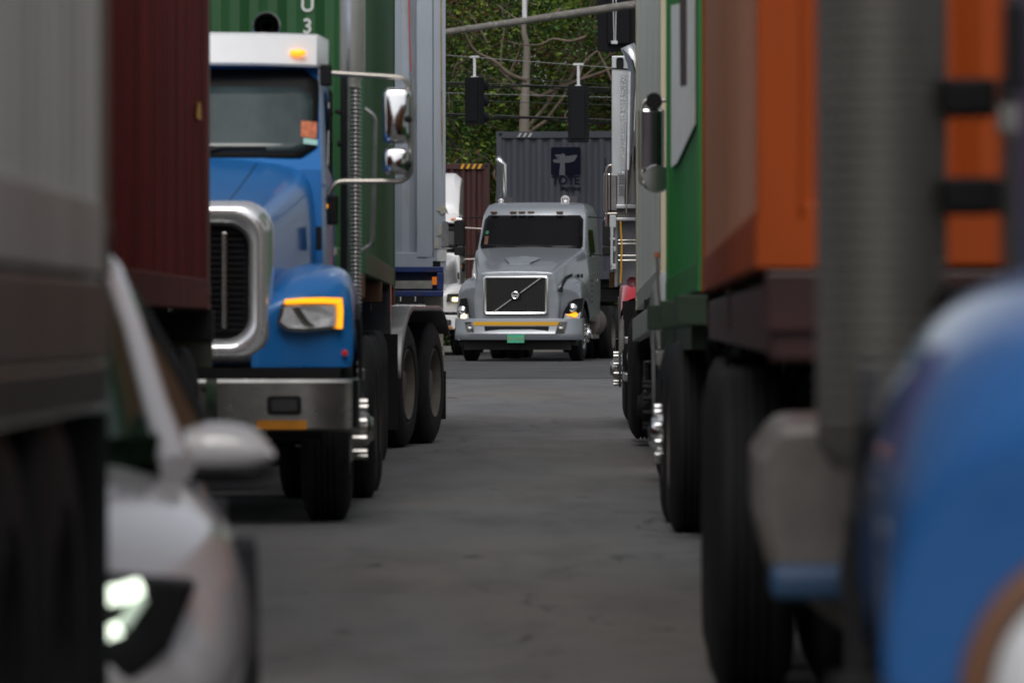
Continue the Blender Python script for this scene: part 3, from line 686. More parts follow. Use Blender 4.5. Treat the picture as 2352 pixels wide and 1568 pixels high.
b = MB(); b.box((.09, -.166, z0 + .06), (.29, -.162, z0 + .18)); b.box((.09, -.166, z0 + .20), (.26, -.162, z1 - .06)); b.build('paper_label', M['torn'], lch)
b = MB(); b.box((1.10, -.17, z1 - .16), (1.14, -.165, z1 - .09)); b.build('marker_light', M['amber'], lch)
b = MB(); b.box((.75, -.13, z0 + .07), (1.1, -.05, z0 + .14)); b.build('hose', M['steel'], lch)

tl = 47.9; lw = thing('tractor_truck', 'dark tractor truck with grey fender over its turned tandem wheels, below rusty blue headboard', 'truck', (-2.04, tl, gz(tl)), (0, 0, R(-9)), G_T)
b = MB()
for x in (-.42, .42): b.box((x - .05, -4.6, .62), (x + .05, 2.3, .90))
b.box((-.5, .3, .9), (.5, 1.5, 1.1)); b.build('chassis_frame', M['dark'], lw)
for y in (0, 1.3):
    axle(lw, y)
    for s in (-1, 1): wheel(lw, s * 1.2, y, side=s, dual=True, m_rim=mat('rim_dusty', (.11, .095, .08), .75, var=.2, vscale=8) if y == 0 and s == -1 else bpy.data.materials['rim_dusty'])
for s in (-1, 1):
    wheel(lw, s * 1.14, -4.0, side=s, hub='steer')
    c = MB(); sec = []
    for i in range(15):
        a = R(-85 + 88 * i / 14); sec.append([(s * .60, .62 * math.sin(a), .525 + .66 * math.cos(a) - (.25 if False else 0)), (s * 1.22, .62 * math.sin(a) - .0, .525 + .66 * math.cos(a)), (s * 1.235, .62 * math.sin(a), .525 + .62 * math.cos(a))])
    sec += [[(s * .60, 1.3 + .62 * math.sin(R(a)), .525 + .66 * math.cos(R(a))), (s * 1.22, 1.3 + .62 * math.sin(R(a)), .525 + .66 * math.cos(R(a))), (s * 1.235, 1.3 + .62 * math.sin(R(a)), .525 + .62 * math.cos(R(a)))] for a in range(0, 60, 10)]
    c.loft(sec); fe = c.build('fender', mat('fender_galvanised', (.30, .30, .30), .45, .5, var=.2) if s < 0 else bpy.data.materials['fender_galvanised'], lw, smooth=50, solid=.012)
    c = MB(); xs = sorted((s * .62, s * 1.22)); c.box((xs[0], -.70, .16), (xs[1], -.69, .95)); c.build('mud_flap', M['flap'], lw)
    c = MB(); c.box((xs[0], 2.02, .2), (xs[1] - (.06 if s > 0 else 0), 2.03, .62)); c.build('mud_flap', M['flap'], lw)
    c = MB(); xs = sorted((s * .85, s * 1.02)); c.box((xs[0], -.72, 1.22), (xs[1], -.66, 1.30)); c.build('reflector', M['orange_t'], lw)
    c = MB(); xs = sorted((s * .66, s * .80)); c.box((xs[0], -.72, 1.22), (xs[1], -.66, 1.30)); c.build('reflector', M['paper'], lw)
b = MB(); b.box((-1.0, -.74, 1.14), (1.0, -.70, 1.20)); b.box((.3, -.65, .9), (1.15, -.6, 1.36)); b.build('fender_bracket', M['steel'], lw)
b = MB(); b.box((-1.0, -3.4, .95), (1.0, -1.4, 2.7)); b.build('cab', M['navy'], lw, bevel=.1)
b = MB(); b.box((-1.0, -4.9, .9), (1.0, -3.4, 1.7)); b.build('hood', M['navy'], lw, bevel=.12)
# light grey angled bracket on the trailer nose
b = MB(); b.poly([(1.02, .1, 1.6 - .3), (1.20, .1, 1.3), (1.20, .1, .78), (1.12, .1, .76)], (0, .12, 0)); b.box((.86, .1, .74), (1.21, .22, .82)); b.build('support_bracket', mat('bracket_paint_cream', (.34, .31, .26), .6, var=.3, dirt=RUST, dirt_amt=.3), lch)

# --- dark red container and white truck far behind, left of the silver truck
fy = 128
fc = container('dark red shipping container with yellow stripes far behind on the left', (-.50 - 1.219, fy, 1.2 + .82), (0, 0, R(2)), 6.058, CP['maroon_far'], near='front', H=2.75)
b = MB()
for k in range(4): x = .55 + k * .13; b.poly([(x, -.006, 2.63), (x + .06, -.006, 2.63), (x + .11, -.006, 2.74), (x + .05, -.006, 2.74)], (0, -.003, 0))
b.build('warning_stripe', M['yellow'], fc)
text_part('container_code', 'T\nR\nH\nU', .15, M['mark'], fc, (.1, .02, 2.0))
chassis('dark chassis trailer under the far dark red container', (-1.72, fy - .1, gz(fy)), (0, 0, R(2)), 6.2, (4, 5.3), top=2.0 - gz(fy) - .0, half=1.1)
wy = 115
tractor('white tractor truck with tall roof fairing half hidden behind the light grey container', (-2.12, wy, gz(wy)), (0, 0, R(-3)), P=dict(paint=M['white'], visor=M['white'], dfl=M['white'], lit=M['lit'], light='plain', glass=M['glass'], drives=(4.9, 6.2), bump=M['white'], vis_l=M['amber'], mirr_m=M['black'], roofz=2.9))
# ================================================================== SILVER-GREY TRUCK IN THE MIDDLE
VX, VY, VR = .065, 105.4, -8.3
VG = .47
vo = thing('tractor_truck', 'silver grey tractor truck with diagonal chrome bar on its grille, facing the camera', 'truck', (VX, VY, VG), (0, 0, R(VR)), G_T)
_c, _s = math.cos(R(VR)), math.sin(R(VR))
def V(u, v, b):          # photo point -> local point on the plane y_local = b
    kx = (u - HU) / F
    # world: X = VX + x*c - b*s ; Y = VY + x*s + b*c ; X = kx*Y
    x = (kx * (VY + b * _c) - VX + b * _s) / (_c - kx * _s)
    Y = VY + x * _s + b * _c
    return (x, b, CAMZ + (HV - v) / F * Y - VG)
def VS(u, v, x):         # point on the plane x_local = x (side faces)
    kx = (u - HU) / F
    b = (VX + x * _c - kx * (VY + x * _s)) / (_s + kx * _c)
    Y = VY + x * _s + b * _c
    return (x, b, CAMZ + (HV - v) / F * Y - VG)
GP = M['grey']
def vface(a): return .42 * max(0, (abs(a) - .55) / .65) ** 2        # sweep of the nose
def plate_on(par, pts, m, nm, off=0, th=.02, front=None, **k):
    """outline (x,z) on the swept nose"""
    fr = front or vface; q = MB(); n = len(pts)
    A = [(a, fr(a) - off, z) for a, z in pts]; B_ = [(a, fr(a) - off - th, z) for a, z in pts]
    q.add(A + B_, [tuple(range(n))[::-1], tuple(range(n, 2 * n))] + [(i, (i + 1) % n, n + (i + 1) % n, n + i) for i in range(n)])
    return q.build(nm, m, par, **k)
M['grl'] = mat('lamp_housing_black', (.006, .006, .007), .3, spec=.3)
M['markd2'] = M['markd']
b = MB()
for x in (-.42, .42): b.box((x - .05, .5, .60), (x + .05, 7.4, .88))
b.box((-.4, .6, .5), (.4, 2.2, 1.2)); b.build('chassis_frame', M['dark'], vo)
axle(vo, 1.15, .5)
for s in (-1, 1):
    wheel(vo, s * 1.14, 1.15, side=s, hub='steer', m_rim=M['rim_alu'], lug_m=M['chrome'], tm=M['tyre_d'], lug_len=.08)
    for y in (5.0, 6.3): wheel(vo, s * 1.2, y, side=s, dual=True, tm=M['tyre_d'])
for y in (5.0, 6.3): axle(vo, y)
# bumper
b = MB(); xs = [0, .3, .55, .75, .92, 1.05, 1.14, 1.19, 1.20, 1.20]; ys_ = [0, .0, .01, .03, .07, .13, .22, .34, .48, .60]
pts = [(-a, y) for a, y in zip(xs, ys_)][:0:-1] + list(zip(xs, ys_))
b.loft([[(a, y + .10, .42) for a, y in pts], [(a * .995, y + .03, .405) for a, y in pts], [(a, y + .01, .44) for a, y in pts], [(a, y - .01, .52) for a, y in pts], [(a, y + .025, .60) for a, y in pts], [(a, y + .03, .76) for a, y in pts], [(a, y + .04, .80) for a, y in pts], [(a * .99, y + .16, .81) for a, y in pts]])
bm_ = b.build('bumper', GP, vo, smooth=35)
def bf(a): return np.interp(abs(a), xs[:-2] + [1.21], ys_[:-2] + [.6])
bfr = lambda a: float(bf(a)) + .03
def pv(lst, b_=.02): return [(V(u, v, b_)[0], V(u, v, b_)[2]) for u, v in lst]
# tape split so that it follows the bumper
b = MB(); n = 16; secs = []
for i in range(n + 1):
    x = -.80 + 1.61 * i / n; secs.append([(x, bfr(x) - .012, .672), (x, bfr(x) - .012, .742)])
b.loft(secs); b.build('yellow_tape', M['yellow'], bm_, solid=.004)
plate_on(bm_, pv([(1112, 749), (1261, 749), (1259, 762), (1114, 762)]), M['black'], 'lower_grille', .012, .01, bfr, bevel=.01)
plate_on(bm_, pv([(1066, 739), (1082, 739), (1091, 768), (1073, 768)], .06), M['lensd'], 'fog_lamp', .02, .012, bfr, bevel=.01)
plate_on(bm_, pv([(1284, 739), (1303, 738), (1297, 766), (1275, 767)], .06), M['lensd'], 'fog_lamp', .03, .012, bfr, bevel=.01)
for u in (1080, 1289):
    x, _, z = V(u, 750, .06); b = MB(); b.lathe([(.0, .05), (-.012, .045), (-.012, .02), (0, 0)], (x, bfr(x) - .045, z), 'y', 16); b.build('fog_lamp_reflector', M['chrome_w'], bm_, smooth=50)
pl = plate_on(bm_, pv([(1166, 768), (1205, 768), (1205, 787), (1166, 787)]), M['plate'], 'license_plate', .06, .008, bfr)
text_part('plate_number', 'BK 0746', .09, mat('plate_lettering', (.25, .28, .12), .5), pl, (V(1185, 778, 0)[0], -.042, V(1185, 778, 0)[2] - .0), thick=.001)
b = MB(); b.box((-1.0, .25, .22), (1.0, .35, .43)); b.box((-1.1, .3, .3), (-.7, .6, .8)); b.box((.7, .3, .3), (1.1, .6, .8)); b.build('bumper_bracket', M['black'], vo)
# hood: swept loft
hb = 1.95
def hs(t):   # t 0 nose .. 1 cowl
    y = .05 + (hb - .05) * t; zt = 1.64 + .47 * t ** .9
    hw = .70 + .32 * t ** .8
    return y, zt, hw
b = MB(); secs = []
for t in (0, .02, .1, .25, .45, .65, .85, .98, 1):
    y, zt, hw = hs(t); lo = .80 + .25 * t
    pts = [(0, zt + .035), (hw * .5, zt + .03), (hw * .93, zt + .012), (hw * 1.0, zt - .012), (hw * 1.03, zt - .06), (hw * 1.04 + .03, zt - .34), (hw * 1.06 + .06, zt - .6), (min(1.05, hw + .07), lo)]
    secs.append([(-a, y + vface(a) * (1 - t) * .6, z) for a, z in pts[::-1]] + [(a, y + vface(a) * (1 - t) * .6, z) for a, z in pts[1:]])
b.loft(secs, cap0=True); hd = b.build('hood', GP, vo, smooth=60, sub=2)
b = MB(); b.poly([(V(u, v, .8)[0], 0, V(u, v, .8)[2]) for u, v in ((1150, 676 - 10), (1220, 666), (1204, 681), (1160, 681))], (0, .01, 0))
sc = MB(); sc.loft([[(-.34, .95, 1.935), (0, .95, 1.97), (.34, .95, 1.935)], [(-.28, .75, 1.885), (0, .75, 1.915), (.28, .75, 1.885)], [(-.20, .55, 1.84), (0, .55, 1.865), (.20, .55, 1.84)], [(-.19, .50, 1.78), (0, .50, 1.80), (.19, .50, 1.78)]]); sc.build('hood_scoop', GP, hd, smooth=40)
# grille
x0, _, z0 = V(1110, 723, 0); x1, _, z1 = V(1259, 634, 0)
def ring(r0, r1, y0, y1, y2, nm, m, par):
    out = rrect(*r0, .05, 5); inn = rrect(*r1, .03, 5); q = MB()
    q.loft([[(a, y1, z) for a, z in out], [(a, y0, z) for a, z in out], [(a, y0 - .015, z) for a, z in [((p[0] + q_[0]) / 2, (p[1] + q_[1]) / 2) for p, q_ in zip(out, inn)]], [(a, y0, z) for a, z in inn], [(a, y2, z) for a, z in inn]], closed=True)
    return q.build(nm, m, par, smooth=50)
gr = ring((x0, z0, x1, z1), (x0 + .055, z0 + .05, x1 - .055, z1 - .045), -.0, .16, .08, 'grille', M['chrome'], vo)
b = MB(); b.box((x0 + .04, .05, z0 + .03), (x1 - .04, .07, z1 - .03))
for k in range(20): z = z0 + .06 + k * (z1 - z0 - .1) / 20; b.box((x0 + .05, .03, z), (x1 - .05, .049, z + .012))
for k in range(24): x = x0 + .07 + k * (x1 - x0 - .14) / 23; b.box((x - .004, .034, z0 + .05), (x + .004, .048, z1 - .04))
b.build('grille_mesh', mat('grille_black', (.004, .004, .005), .35), gr)
A_ = V(1134, 717, .0); B_ = V(1242, 639, .0)
b = MB(); b.tube([(A_[0], .0, A_[2]), (B_[0], .0, B_[2])], .017, 8); b.build('diagonal_bar', M['chrome_w'], gr, smooth=50)
cx, _, cz = V(1184, 678, 0)
b = MB(); b.poly([(cx + a, -.01, cz + z) for a, z in rrect(-.085, -.085, .085, .085, .02, 3)], (0, -.03, 0)); bd = b.build('badge', M['black'], gr, bevel=.006)
b = MB(); b.lathe([(0, .07), (-.015, .07), (-.02, .06), (-.015, .048), (0, .048)], (cx, -.04, cz), 'y', 24); b.box((cx - .05, -.052, cz - .013), (cx + .05, -.043, cz + .013)); b.build('badge_ring', M['chrome'], bd, smooth=40)
# fenders
for s in (-1, 1):
    b = MB(); secs = []
    for y in (.08, .11, .2, .35, .55, .8, 1.05, 1.3, 1.55, 1.78, 1.86):
        t = (y - .08) / 1.8; zt = 1.36 + .22 * math.sin(min(1, t * 1.9) * math.pi / 2) - .55 * max(0, t - .72) ; dy = 1.15 - y
        arch = .50 + math.sqrt(max(0, .66 ** 2 - dy * dy)) if abs(dy) < .66 else 0; lo = max(.815, arch) if y > .45 else .815
        k = max(0, 1 - (y - .08) / .55); zt = max(zt, lo + .1)
        pts = [(.66, lo), (.66, zt + .02), (.80, zt + .03), (.95, zt + .0), (1.07, zt - .05), (1.14, zt - .14), (1.17, zt - .30 if zt - .3 > lo else (zt + lo) / 2 - .02), (1.175, lo + .02), (1.15, lo)]
        secs.append([(s * a, y + vface(a) * k, z) for a, z in pts])
    b.loft(secs, cap0=True); fe = b.build('fender', GP, vo, smooth=60, sub=2)
    b = MB(); xs2 = sorted((s * .7, s * 1.14)); b.box((xs2[0], 1.84, .35), (xs2[1], 1.87, 1.2)); b.build('mud_guard', M['flap'], vo)
vf2 = lambda a: vface(a) + .075
def lampset(uv, sgn, extra):
    pts = pv(uv, .25); hl = plate_on(vo, pts, M['grl'], 'headlight', .02, .03, vf2, bevel=.006)
    return hl
hr = lampset([(1292, 736), (1296, 716), (1308, 694), (1322, 686), (1337, 684), (1334, 708), (1329, 735)], 1, 0)
hl_ = lampset([(1052, 735), (1052, 710), (1055, 686), (1073, 684), (1078, 706), (1081, 735)], -1, 0)
for u, v, par in ((1314, 707, hr), (1062, 713, hl_)):
    x, _, z = V(u, v, .2); b = MB(); b.lathe([(.0, .09), (-.02, .085), (-.03, .06), (-.012, .05), (-.03, 0)], (x, vf2(x) - .055, z), 'y', 20); b.build('projector_lamp', M['chrome'], par, smooth=60)
plate_on(hr, pv([(1297, 733), (1300, 720), (1320, 724), (1332, 716), (1329, 733)], .25), M['lens'], 'clear_lamp', .055, .01, vf2)
plate_on(hr, pv([(1303, 723), (1316, 719), (1322, 716), (1327, 722), (1322, 729), (1312, 726)], .25), M['amber_lit'], 'turn_signal', .072, .01, vf2)
plate_on(hl_, pv([(1055, 733), (1055, 722), (1078, 721), (1079, 733)], .25), M['lens'], 'clear_lamp', .055, .01, vf2)
plate_on(hl_, pv([(1058, 730), (1059, 722), (1070, 722), (1072, 727), (1068, 731)], .25), M['lit'], 'turn_signal', .072, .01, vf2)
# chrome seams and vent on the hood side (visible flank)
def tub(par, pts, r, m, nm): q = MB(); q.tube(pts, r, 6); return q.build(nm, m, par, smooth=50)
b = MB(); vp = [VS(u, v, .86) for u, v in ((1290, 668), (1300, 634), (1318, 616), (1326, 618), (1312, 632), (1306, 658), (1296, 672))]
b.poly([(x + .0, y, z) for x, y, z in [(.80 + .16 * min(1, max(0, (p[1] - .2) / 1.6)), p[1], p[2]) for p in vp]], (.05, 0, 0)); b.build('side_vent', M['black'], hd)
# cab
ch = 1.03
b = MB()
def cs(z, hw, y0, y1, r=.12): return [(-hw + .03, y0 + .10, z), (-hw * .7, y0 + .01, z), (0, y0 - .02, z), (hw * .7, y0 + .01, z), (hw - .03, y0 + .10, z), (hw, y0 + .24, z), (hw, y1 - r, z), (hw - r, y1, z), (-hw + r, y1, z), (-hw, y1 - r, z), (-hw, y0 + .24, z)]
b.loft([cs(.75, ch + .02, 1.9, 4.1), cs(1.3, ch + .04, 1.9, 4.1), cs(2.02, ch + .03, 1.9, 4.1), cs(2.10, ch + .015, 1.96, 4.1), cs(2.76, ch - .03, 2.46, 4.08), cs(2.86, ch - .07, 2.50, 4.05), cs(2.95, ch - .10, 2.62, 4.0), cs(3.0, ch - .2, 2.8, 3.9), cs(3.015, ch - .45, 3.0, 3.7)], closed=True, cap0=True, cap1=True)
b.build('cab', GP, vo, smooth=35)
def vw(a, z, off):
    t = (z - 2.10) / .66; k = max(0, abs(a) - ch * .7) / (ch * .3); kk = min(1, abs(a) / (ch * .7))
    return (a, 1.96 + .5 * t - .02 + .03 * kk + .09 * k ** 1.2 - off, z)
def vgrid(x0, x1, zz0, zz1, off, m, nm, r=.07, nx=24, nz=8, dz=0):
    q = MB(); vs = []; fs = []
    for j in range(nz + 1):
        z = zz0 + (zz1 - zz0) * j / nz; e = min(z - zz0, zz1 - z); cut = r - math.sqrt(max(0, r * r - (r - e) ** 2)) if e < r else 0
        cut += .05 * j / nz
        for i in range(nx + 1): a = x0 + cut + (x1 - x0 - 2 * cut) * i / nx; vs.append(vw(a, z - .03 * (1 - (a / ch) ** 2) * (1 - j / nz) * 0, off))
    for j in range(nz):
        for i in range(nx): k = j * (nx + 1) + i; fs.append((k, k + 1, k + nx + 2, k + nx + 1))
    q.add(vs, fs); return q.build(nm, m, vo, smooth=60, solid=.008)
vgrid(-.985, .985, 2.085, 2.755, .004, M['black'], 'windshield_seal', .06)
wg = vgrid(-.965, .965, 2.10, 2.74, .014, M['glass_v'], 'windshield', .05)
b = MB(); b.poly([vw(a, z, .022) for a, z in ((-.90, 2.20), (-.83, 2.20), (-.83, 2.36), (-.90, 2.36))], (0, -.002, 0)); b.build('windshield_sticker', mat('faded_sticker', (.09, .04, .02), .7, var=.4, vscale=30), vo)
b = MB(); b.poly([vw(-.865 + .035 * math.cos(k), 2.43 + .035 * math.sin(k), .022) for k in [i * math.pi / 6 for i in range(12)]], (0, -.002, 0)); b.build('windshield_sticker', mat('green_sticker', (.02, .12, .06), .7), vo)
b = MB()
b.tube([vw(.62, 2.12, .03), vw(.3, 2.17, .035), vw(-.2, 2.19, .035)], .012, 6); b.tube([vw(-.1, 2.12, .03), vw(-.4, 2.17, .035), vw(-.8, 2.19, .035)], .012, 6); b.build('wiper', M['black'], vo)
for u in (1145, 1194 - 20, 1205 - 10, 1222 + 2, 1286 + 6): pass
for u in (1133, 1178, 1198, 1219, 1285):
    x, _, z = V(u, 487.5, 2.42); b = MB(); b.box((x - .062, 2.44 + .1 * max(0, abs(x) - .7) / .3, z - .012), (x + .062, 2.56, z + .018)); b.build('marker_light', mat('marker_lens_brown', (.10, .045, .02), .4) if u == 1133 else bpy.data.materials['marker_lens_brown'], vo, bevel=.005)
for s in (-1, 1):
    q = MB(); q.poly([(s * (ch + .03 - .08 * (z - 2.02) / .7), y, z) for y, z in ((2.42, 1.96), (3.25, 2.06), (3.25, 2.66), (2.72, 2.70), (2.46, 2.35))], (s * .012, 0, 0)); q.build('side_window', M['glass'], vo)
    q = MB(); q.tube([(s * (ch + .05), 2.3, 1.95), (s * (ch + .055), 2.9, 1.97), (s * (ch + .05), 3.3, 2.03)], .012, 6); q.build('door_trim', M['chrome_w'], vo)
    q = MB(); q.tube([(s * (ch + .05), 2.2, 1.62), (s * (ch + .055), 3.4, 1.70)], .009, 6); q.build('door_trim', M['chrome_w'], vo)
    q = MB(); xs2 = sorted((s * (ch + .045), s * (ch + .075))); q.box((xs2[0], 3.35, 1.5), (xs2[1], 3.5, 1.56)); q.build('door_handle', M['chrome_w'], vo, bevel=.006)
    q = MB(); q.lathe([(0, 0), (0, .20), (.03, .28), (1.2, .28), (1.2, 0)], (s * .84, 3.5, .72), 'y', 24); q.build('fuel_tank', M['rim'], vo, smooth=40)
    q = MB(); xs2 = sorted((s * .7, s * 1.17)); q.box((xs2[0], 2.0, .42), (xs2[1], 3.0, .5)); q.box((xs2[0], 2.0, .78), (xs2[1] - .04, 3.0, .84)); q.build('step', M['steel'], vo, bevel=.01)
    # mirrors
    q = MB(); o = 1.42; q.tube([(s * ch, 2.45, 2.72), (s * o, 2.42, 2.70), (s * o, 2.42, 1.98), (s * (ch + .03), 2.45, 2.02)], .014, 8); mr = q.build('mirror', M['black'], vo, smooth=50)
    q = MB(); q.poly([(s * o + a, 2.34, 2.42 + z) for a, z in rrect(-.10, -.24, .10, .24, .04, 4)], (0, .12, 0)); q.build('mirror_housing', M['black'], mr, bevel=.02)
    q = MB(); q.poly([(s * o + a, 2.34, 2.08 + z) for a, z in rrect(-.10, -.08, .10, .08, .03, 4)], (0, .10, 0)); q.build('wide_angle_housing', M['black'], mr, bevel=.02)
    q = MB(); q.box((s * o - .06, 2.33, 2.655), (s * o + .06, 2.43, 2.70)); q.build('mirror_cap', M['chrome'], mr, bevel=.01)
text_part('model_lettering', 'VNL 430', .10, M['markd'], hd, (V(1331, 634, 1.25)[0] + .012, 1.23, V(1331, 634, 1.25)[2]), (R(90), 0, R(80)), thick=.003, bold=.003)
text_part('door_lettering', 'GROUND\nFREIGHT\nHAGATNA', .075, M['markd'], vo, (ch + .046, 2.85, 1.42), (R(90), 0, R(90)), thick=.002) if False else None
b = MB()
for k, w_ in enumerate((.20, .16, .2, .12, .17)): b.box((ch + .041, 2.72 - w_, 1.5 - k * .1), (ch + .044, 2.72 + w_, 1.54 - k * .1))
b.build('door_decal', mat('faded_decal', (.07, .05, .075), .7, var=.4, vscale=30), vo)
# roof horns and stacks
for u, v, r in ((1299, 459, .085), (1152, 462, .05)):
    x, _, z = V(u, v, 3.0); b = MB(); b.lathe([(.5, 0), (.45, .02), (.1, r * .5), (.02, r), (0, r), (.0, r * .78), (.06, r * .5), (.07, 0)], (x, 2.95, z), 'y', 24); b.build('air_horn', M['chrome'], vo, smooth=50)
    b = MB(); b.box((x + .05, 3.0, 2.99), (x + .22, 3.1, z + .07)); b.build('horn_bracket', M['greyplas'], vo)
b = MB(); a0 = V(1157, 462, 4.4); a1 = V(1160, 378, 4.4); a2 = V(1143, 364, 4.4)
b.tube([(a0[0], 4.4, 1.5), (a0[0], 4.4, a1[2]), (a2[0], 4.35, a2[2])], .058, 14, caps=False); ex = b.build('exhaust_stack', M['chrome'], vo, smooth=40, solid=.004)
b = MB(); b.box((-.9, 4.25, .9), (.9, 4.4, 1.9)); b.build('rear_deck_box', M['dark'], vo)
# its container
vcx, _, vcz = V(1283, 302, 6.3); bx = V(1140, 302, 6.3)[0]; H_ = 2.9
wc = Matrix.Translation((VX, VY, VG)) @ Matrix.Rotation(R(VR), 4, 'Z') @ Vector((bx + 1.219, 6.3, vcz - H_))
tc = container('slate grey shipping container with navy square emblem on the silver grey truck', wc, (0, 0, R(VR)), 12.19, CP['dgrey'], near='front', H=H_)
WG = gz(wc.y)
chassis('dark chassis trailer under the slate grey container', wc - Vector((0, 0, wc.z - WG)) + Matrix.Rotation(R(VR), 3, 'Z') @ Vector((0, .2, 0)), (0, 0, R(VR)), 12.0, (9.4, 10.7), top=wc.z - WG - .005)
def TC(u, v): p = V(u, v, 6.3); return (p[0] - (bx + 1.219), p[2] - (vcz - H_))
ya = .024
def tcp(lst, m, nm, y=ya, th=.003, par=tc):
    q = MB(); q.poly([(TC(u, v)[0], y, TC(u, v)[1]) for u, v in lst], (0, -th, 0)); return q.build(nm, m, par)
x0, z0 = TC(1265, 402); x1, z1 = TC(1333, 338)
b = MB(); b.poly([(a, ya, z) for a, z in rrect(x0, z0, x1, z1, .03, 4)], (0, -.003, 0)); em = b.build('emblem', M['markd'], tc)
def em_pt(px, py): return (x0 + (px - 1090) / 510 * (x1 - x0), z0 + (820 - py) / 490 * (z1 - z0))
sh = [(1232, 822), (1252, 610), (1140, 602), (1125, 548), (1245, 540), (1238, 525), (1165, 522), (1240, 500), (1165, 492), (1160, 462), (1270, 458), (1290, 440), (1325, 450), (1345, 492), (1545, 462), (1535, 510), (1490, 580), (1400, 605), (1328, 605), (1336, 822)]
for part in ([sh[0], sh[1], sh[18], sh[19]], [(1140, 602), (1125, 548), (1260, 542), (1330, 542), (1328, 605), (1252, 610)], [(1240, 500), (1165, 492), (1160, 462), (1270, 458), (1290, 440), (1325, 450), (1345, 492), (1345, 542), (1245, 542), (1170, 524)], [(1345, 492), (1545, 462), (1535, 510), (1490, 580), (1400, 605), (1328, 605), (1330, 542)]):
    q = MB(); q.poly([(em_pt(px, py)[0], ya - .004, em_pt(px, py)[1]) for px, py in part], (0, -.002, 0)); q.build('emblem_figure', mat('emblem_grey', (.062, .066, .078), .65) if not bpy.data.materials.get('emblem_grey') else bpy.data.materials['emblem_grey'], em)
text_part('line_name', 'TOTE', .235, M['markt'], tc, (TC(1299, 415)[0], ya - .001, TC(1299, 415)[1]), thick=.003, bold=.006, sx=.93)
text_part('line_name', 'Maritime', .125, M['markt'], tc, (TC(1310, 433)[0], ya - .001, TC(1310, 433)[1]), thick=.003, bold=.003, sx=.9)
text_part('container_code', 'S\nT\nR\nU', .10, M['markt'], tc, (TC(1390, 385)[0], ya, TC(1390, 385)[1]), thick=.003)
b = MB()
for k in range(3): x = TC(1188 + k * 12, 330)[0]; b.poly([(x, -.006, 2.79), (x + .05, -.006, 2.79), (x + .10, -.006, 2.87), (x + .05, -.006, 2.87)], (0, -.003, 0))
b.build('warning_stripe', mat('white_stripe', (.35, .35, .34), .7), tc)
# ================================================================== RIGHT ROW
# --- orange container and its dark chassis
ox, oy = .626 + 1.219, 14.5
container('orange shipping container behind the near blue truck on the right', (ox, oy, 1.345), (0, 0, R(-1.25)), 12.19, CP['orange'], near='front', far='door', rail=CP['orange'], side=cpaint('container_paint_orange_dust_sheen', (.34, .165, .105), rough=.5, dirt=(.12, .05, .03), dirt_amt=.3), holes=False)  # side panel colour has dust and a glancing reflection painted in
b_ol = chassis('dark maroon chassis trailer under the orange container', (ox + .0, oy - .1, 0), (0, 0, R(-1.25)), 12.35, (4.1, 5.4, 9.6, 10.9), top=1.335, m=mat('chassis_dark_maroon', (.035, .012, .012), .4, var=.3), half=1.22, halves={4.1: 1.30, 5.4: 1.30}, tm=M['tyre_d'])
b = MB(); b.box((-1.19, .02, 1.10), (1.19, .16, 1.32)); b.box((-1.19, .17, 1.12), (-1.10, 12.2, 1.30)); b.build('headboard', bpy.data.materials['chassis_dark_maroon'], b_ol, bevel=.01)
# --- near blue truck
bx_, by_ = 1.645, 7.0
nb = tractor('blue tractor truck with round amber-ringed headlight, nearest on the right and far out of focus', (bx_, by_, 0), (0, 0, R(-2)), P=dict(paint=M['blue2'], cabm=mat('dark_blue_cab', (.006, .014, .05), .25, coat=1), visor=M['blue2'], cabhalf=.84, fdrop=.20, soft=True, light='round', bz=(.16, .44), drives=(6.4, 7.6), mside=(1,), tm=M['tyre_d'], mirr_m=M['black'], yend=8.2, spread=1.05, lug=M['dark'], rim=M['dark'], drim=M['dark']))
perf = mat('perforated_steel', (.20, .195, .18), .45, .6, var=.15)
b = MB(); b.lathe([(.9, 0), (.9, .10), (.95, .133), (3.6, .133), (3.62, .06), (4.2, .06)], (-1.05, 4.6, 0), 'z', 36); mu = b.build('exhaust_muffler', perf, nb, smooth=40)
b = MB()
for k in range(88): b.lathe([(-.005, .1335), (0, .138), (.005, .1335)], (-1.05, 4.6, 1.0 + k * .029), 'z', 36)
b.build('heat_shield', mat('heat_shield_steel', (.27, .26, .23), .4, .7), mu, smooth=40)
for z in (1.20, 1.42, 1.62, 2.3):
    b = MB(); b.box((-.93, 4.5, z), (-.82, 4.7, z + .075)); b.build('muffler_bracket', M['black'], nb, bevel=.01)
b = MB(); b.poly([(a * 1.1 - 1.085, 5.5, z + .75) for a, z in ((-.20, .15), (-.15, .23), (.16, .24), (.20, .20), (.20, -.24), (.14, -.30), (.02, -.26), (-.17, -.10), (-.20, .02))], (0, 1.3, 0)); ft = b.build('fuel_tank', mat('dusty_tank_steel', (.15, .135, .125), .5, .3, var=.3, vscale=5), nb, bevel=.03)
b = MB(); b.box((-1.27, 5.25, .60), (-.90, 5.48, .67)); b.build('tank_step', mat('step_blue', (.03, .08, .17), .5), nb, bevel=.02)

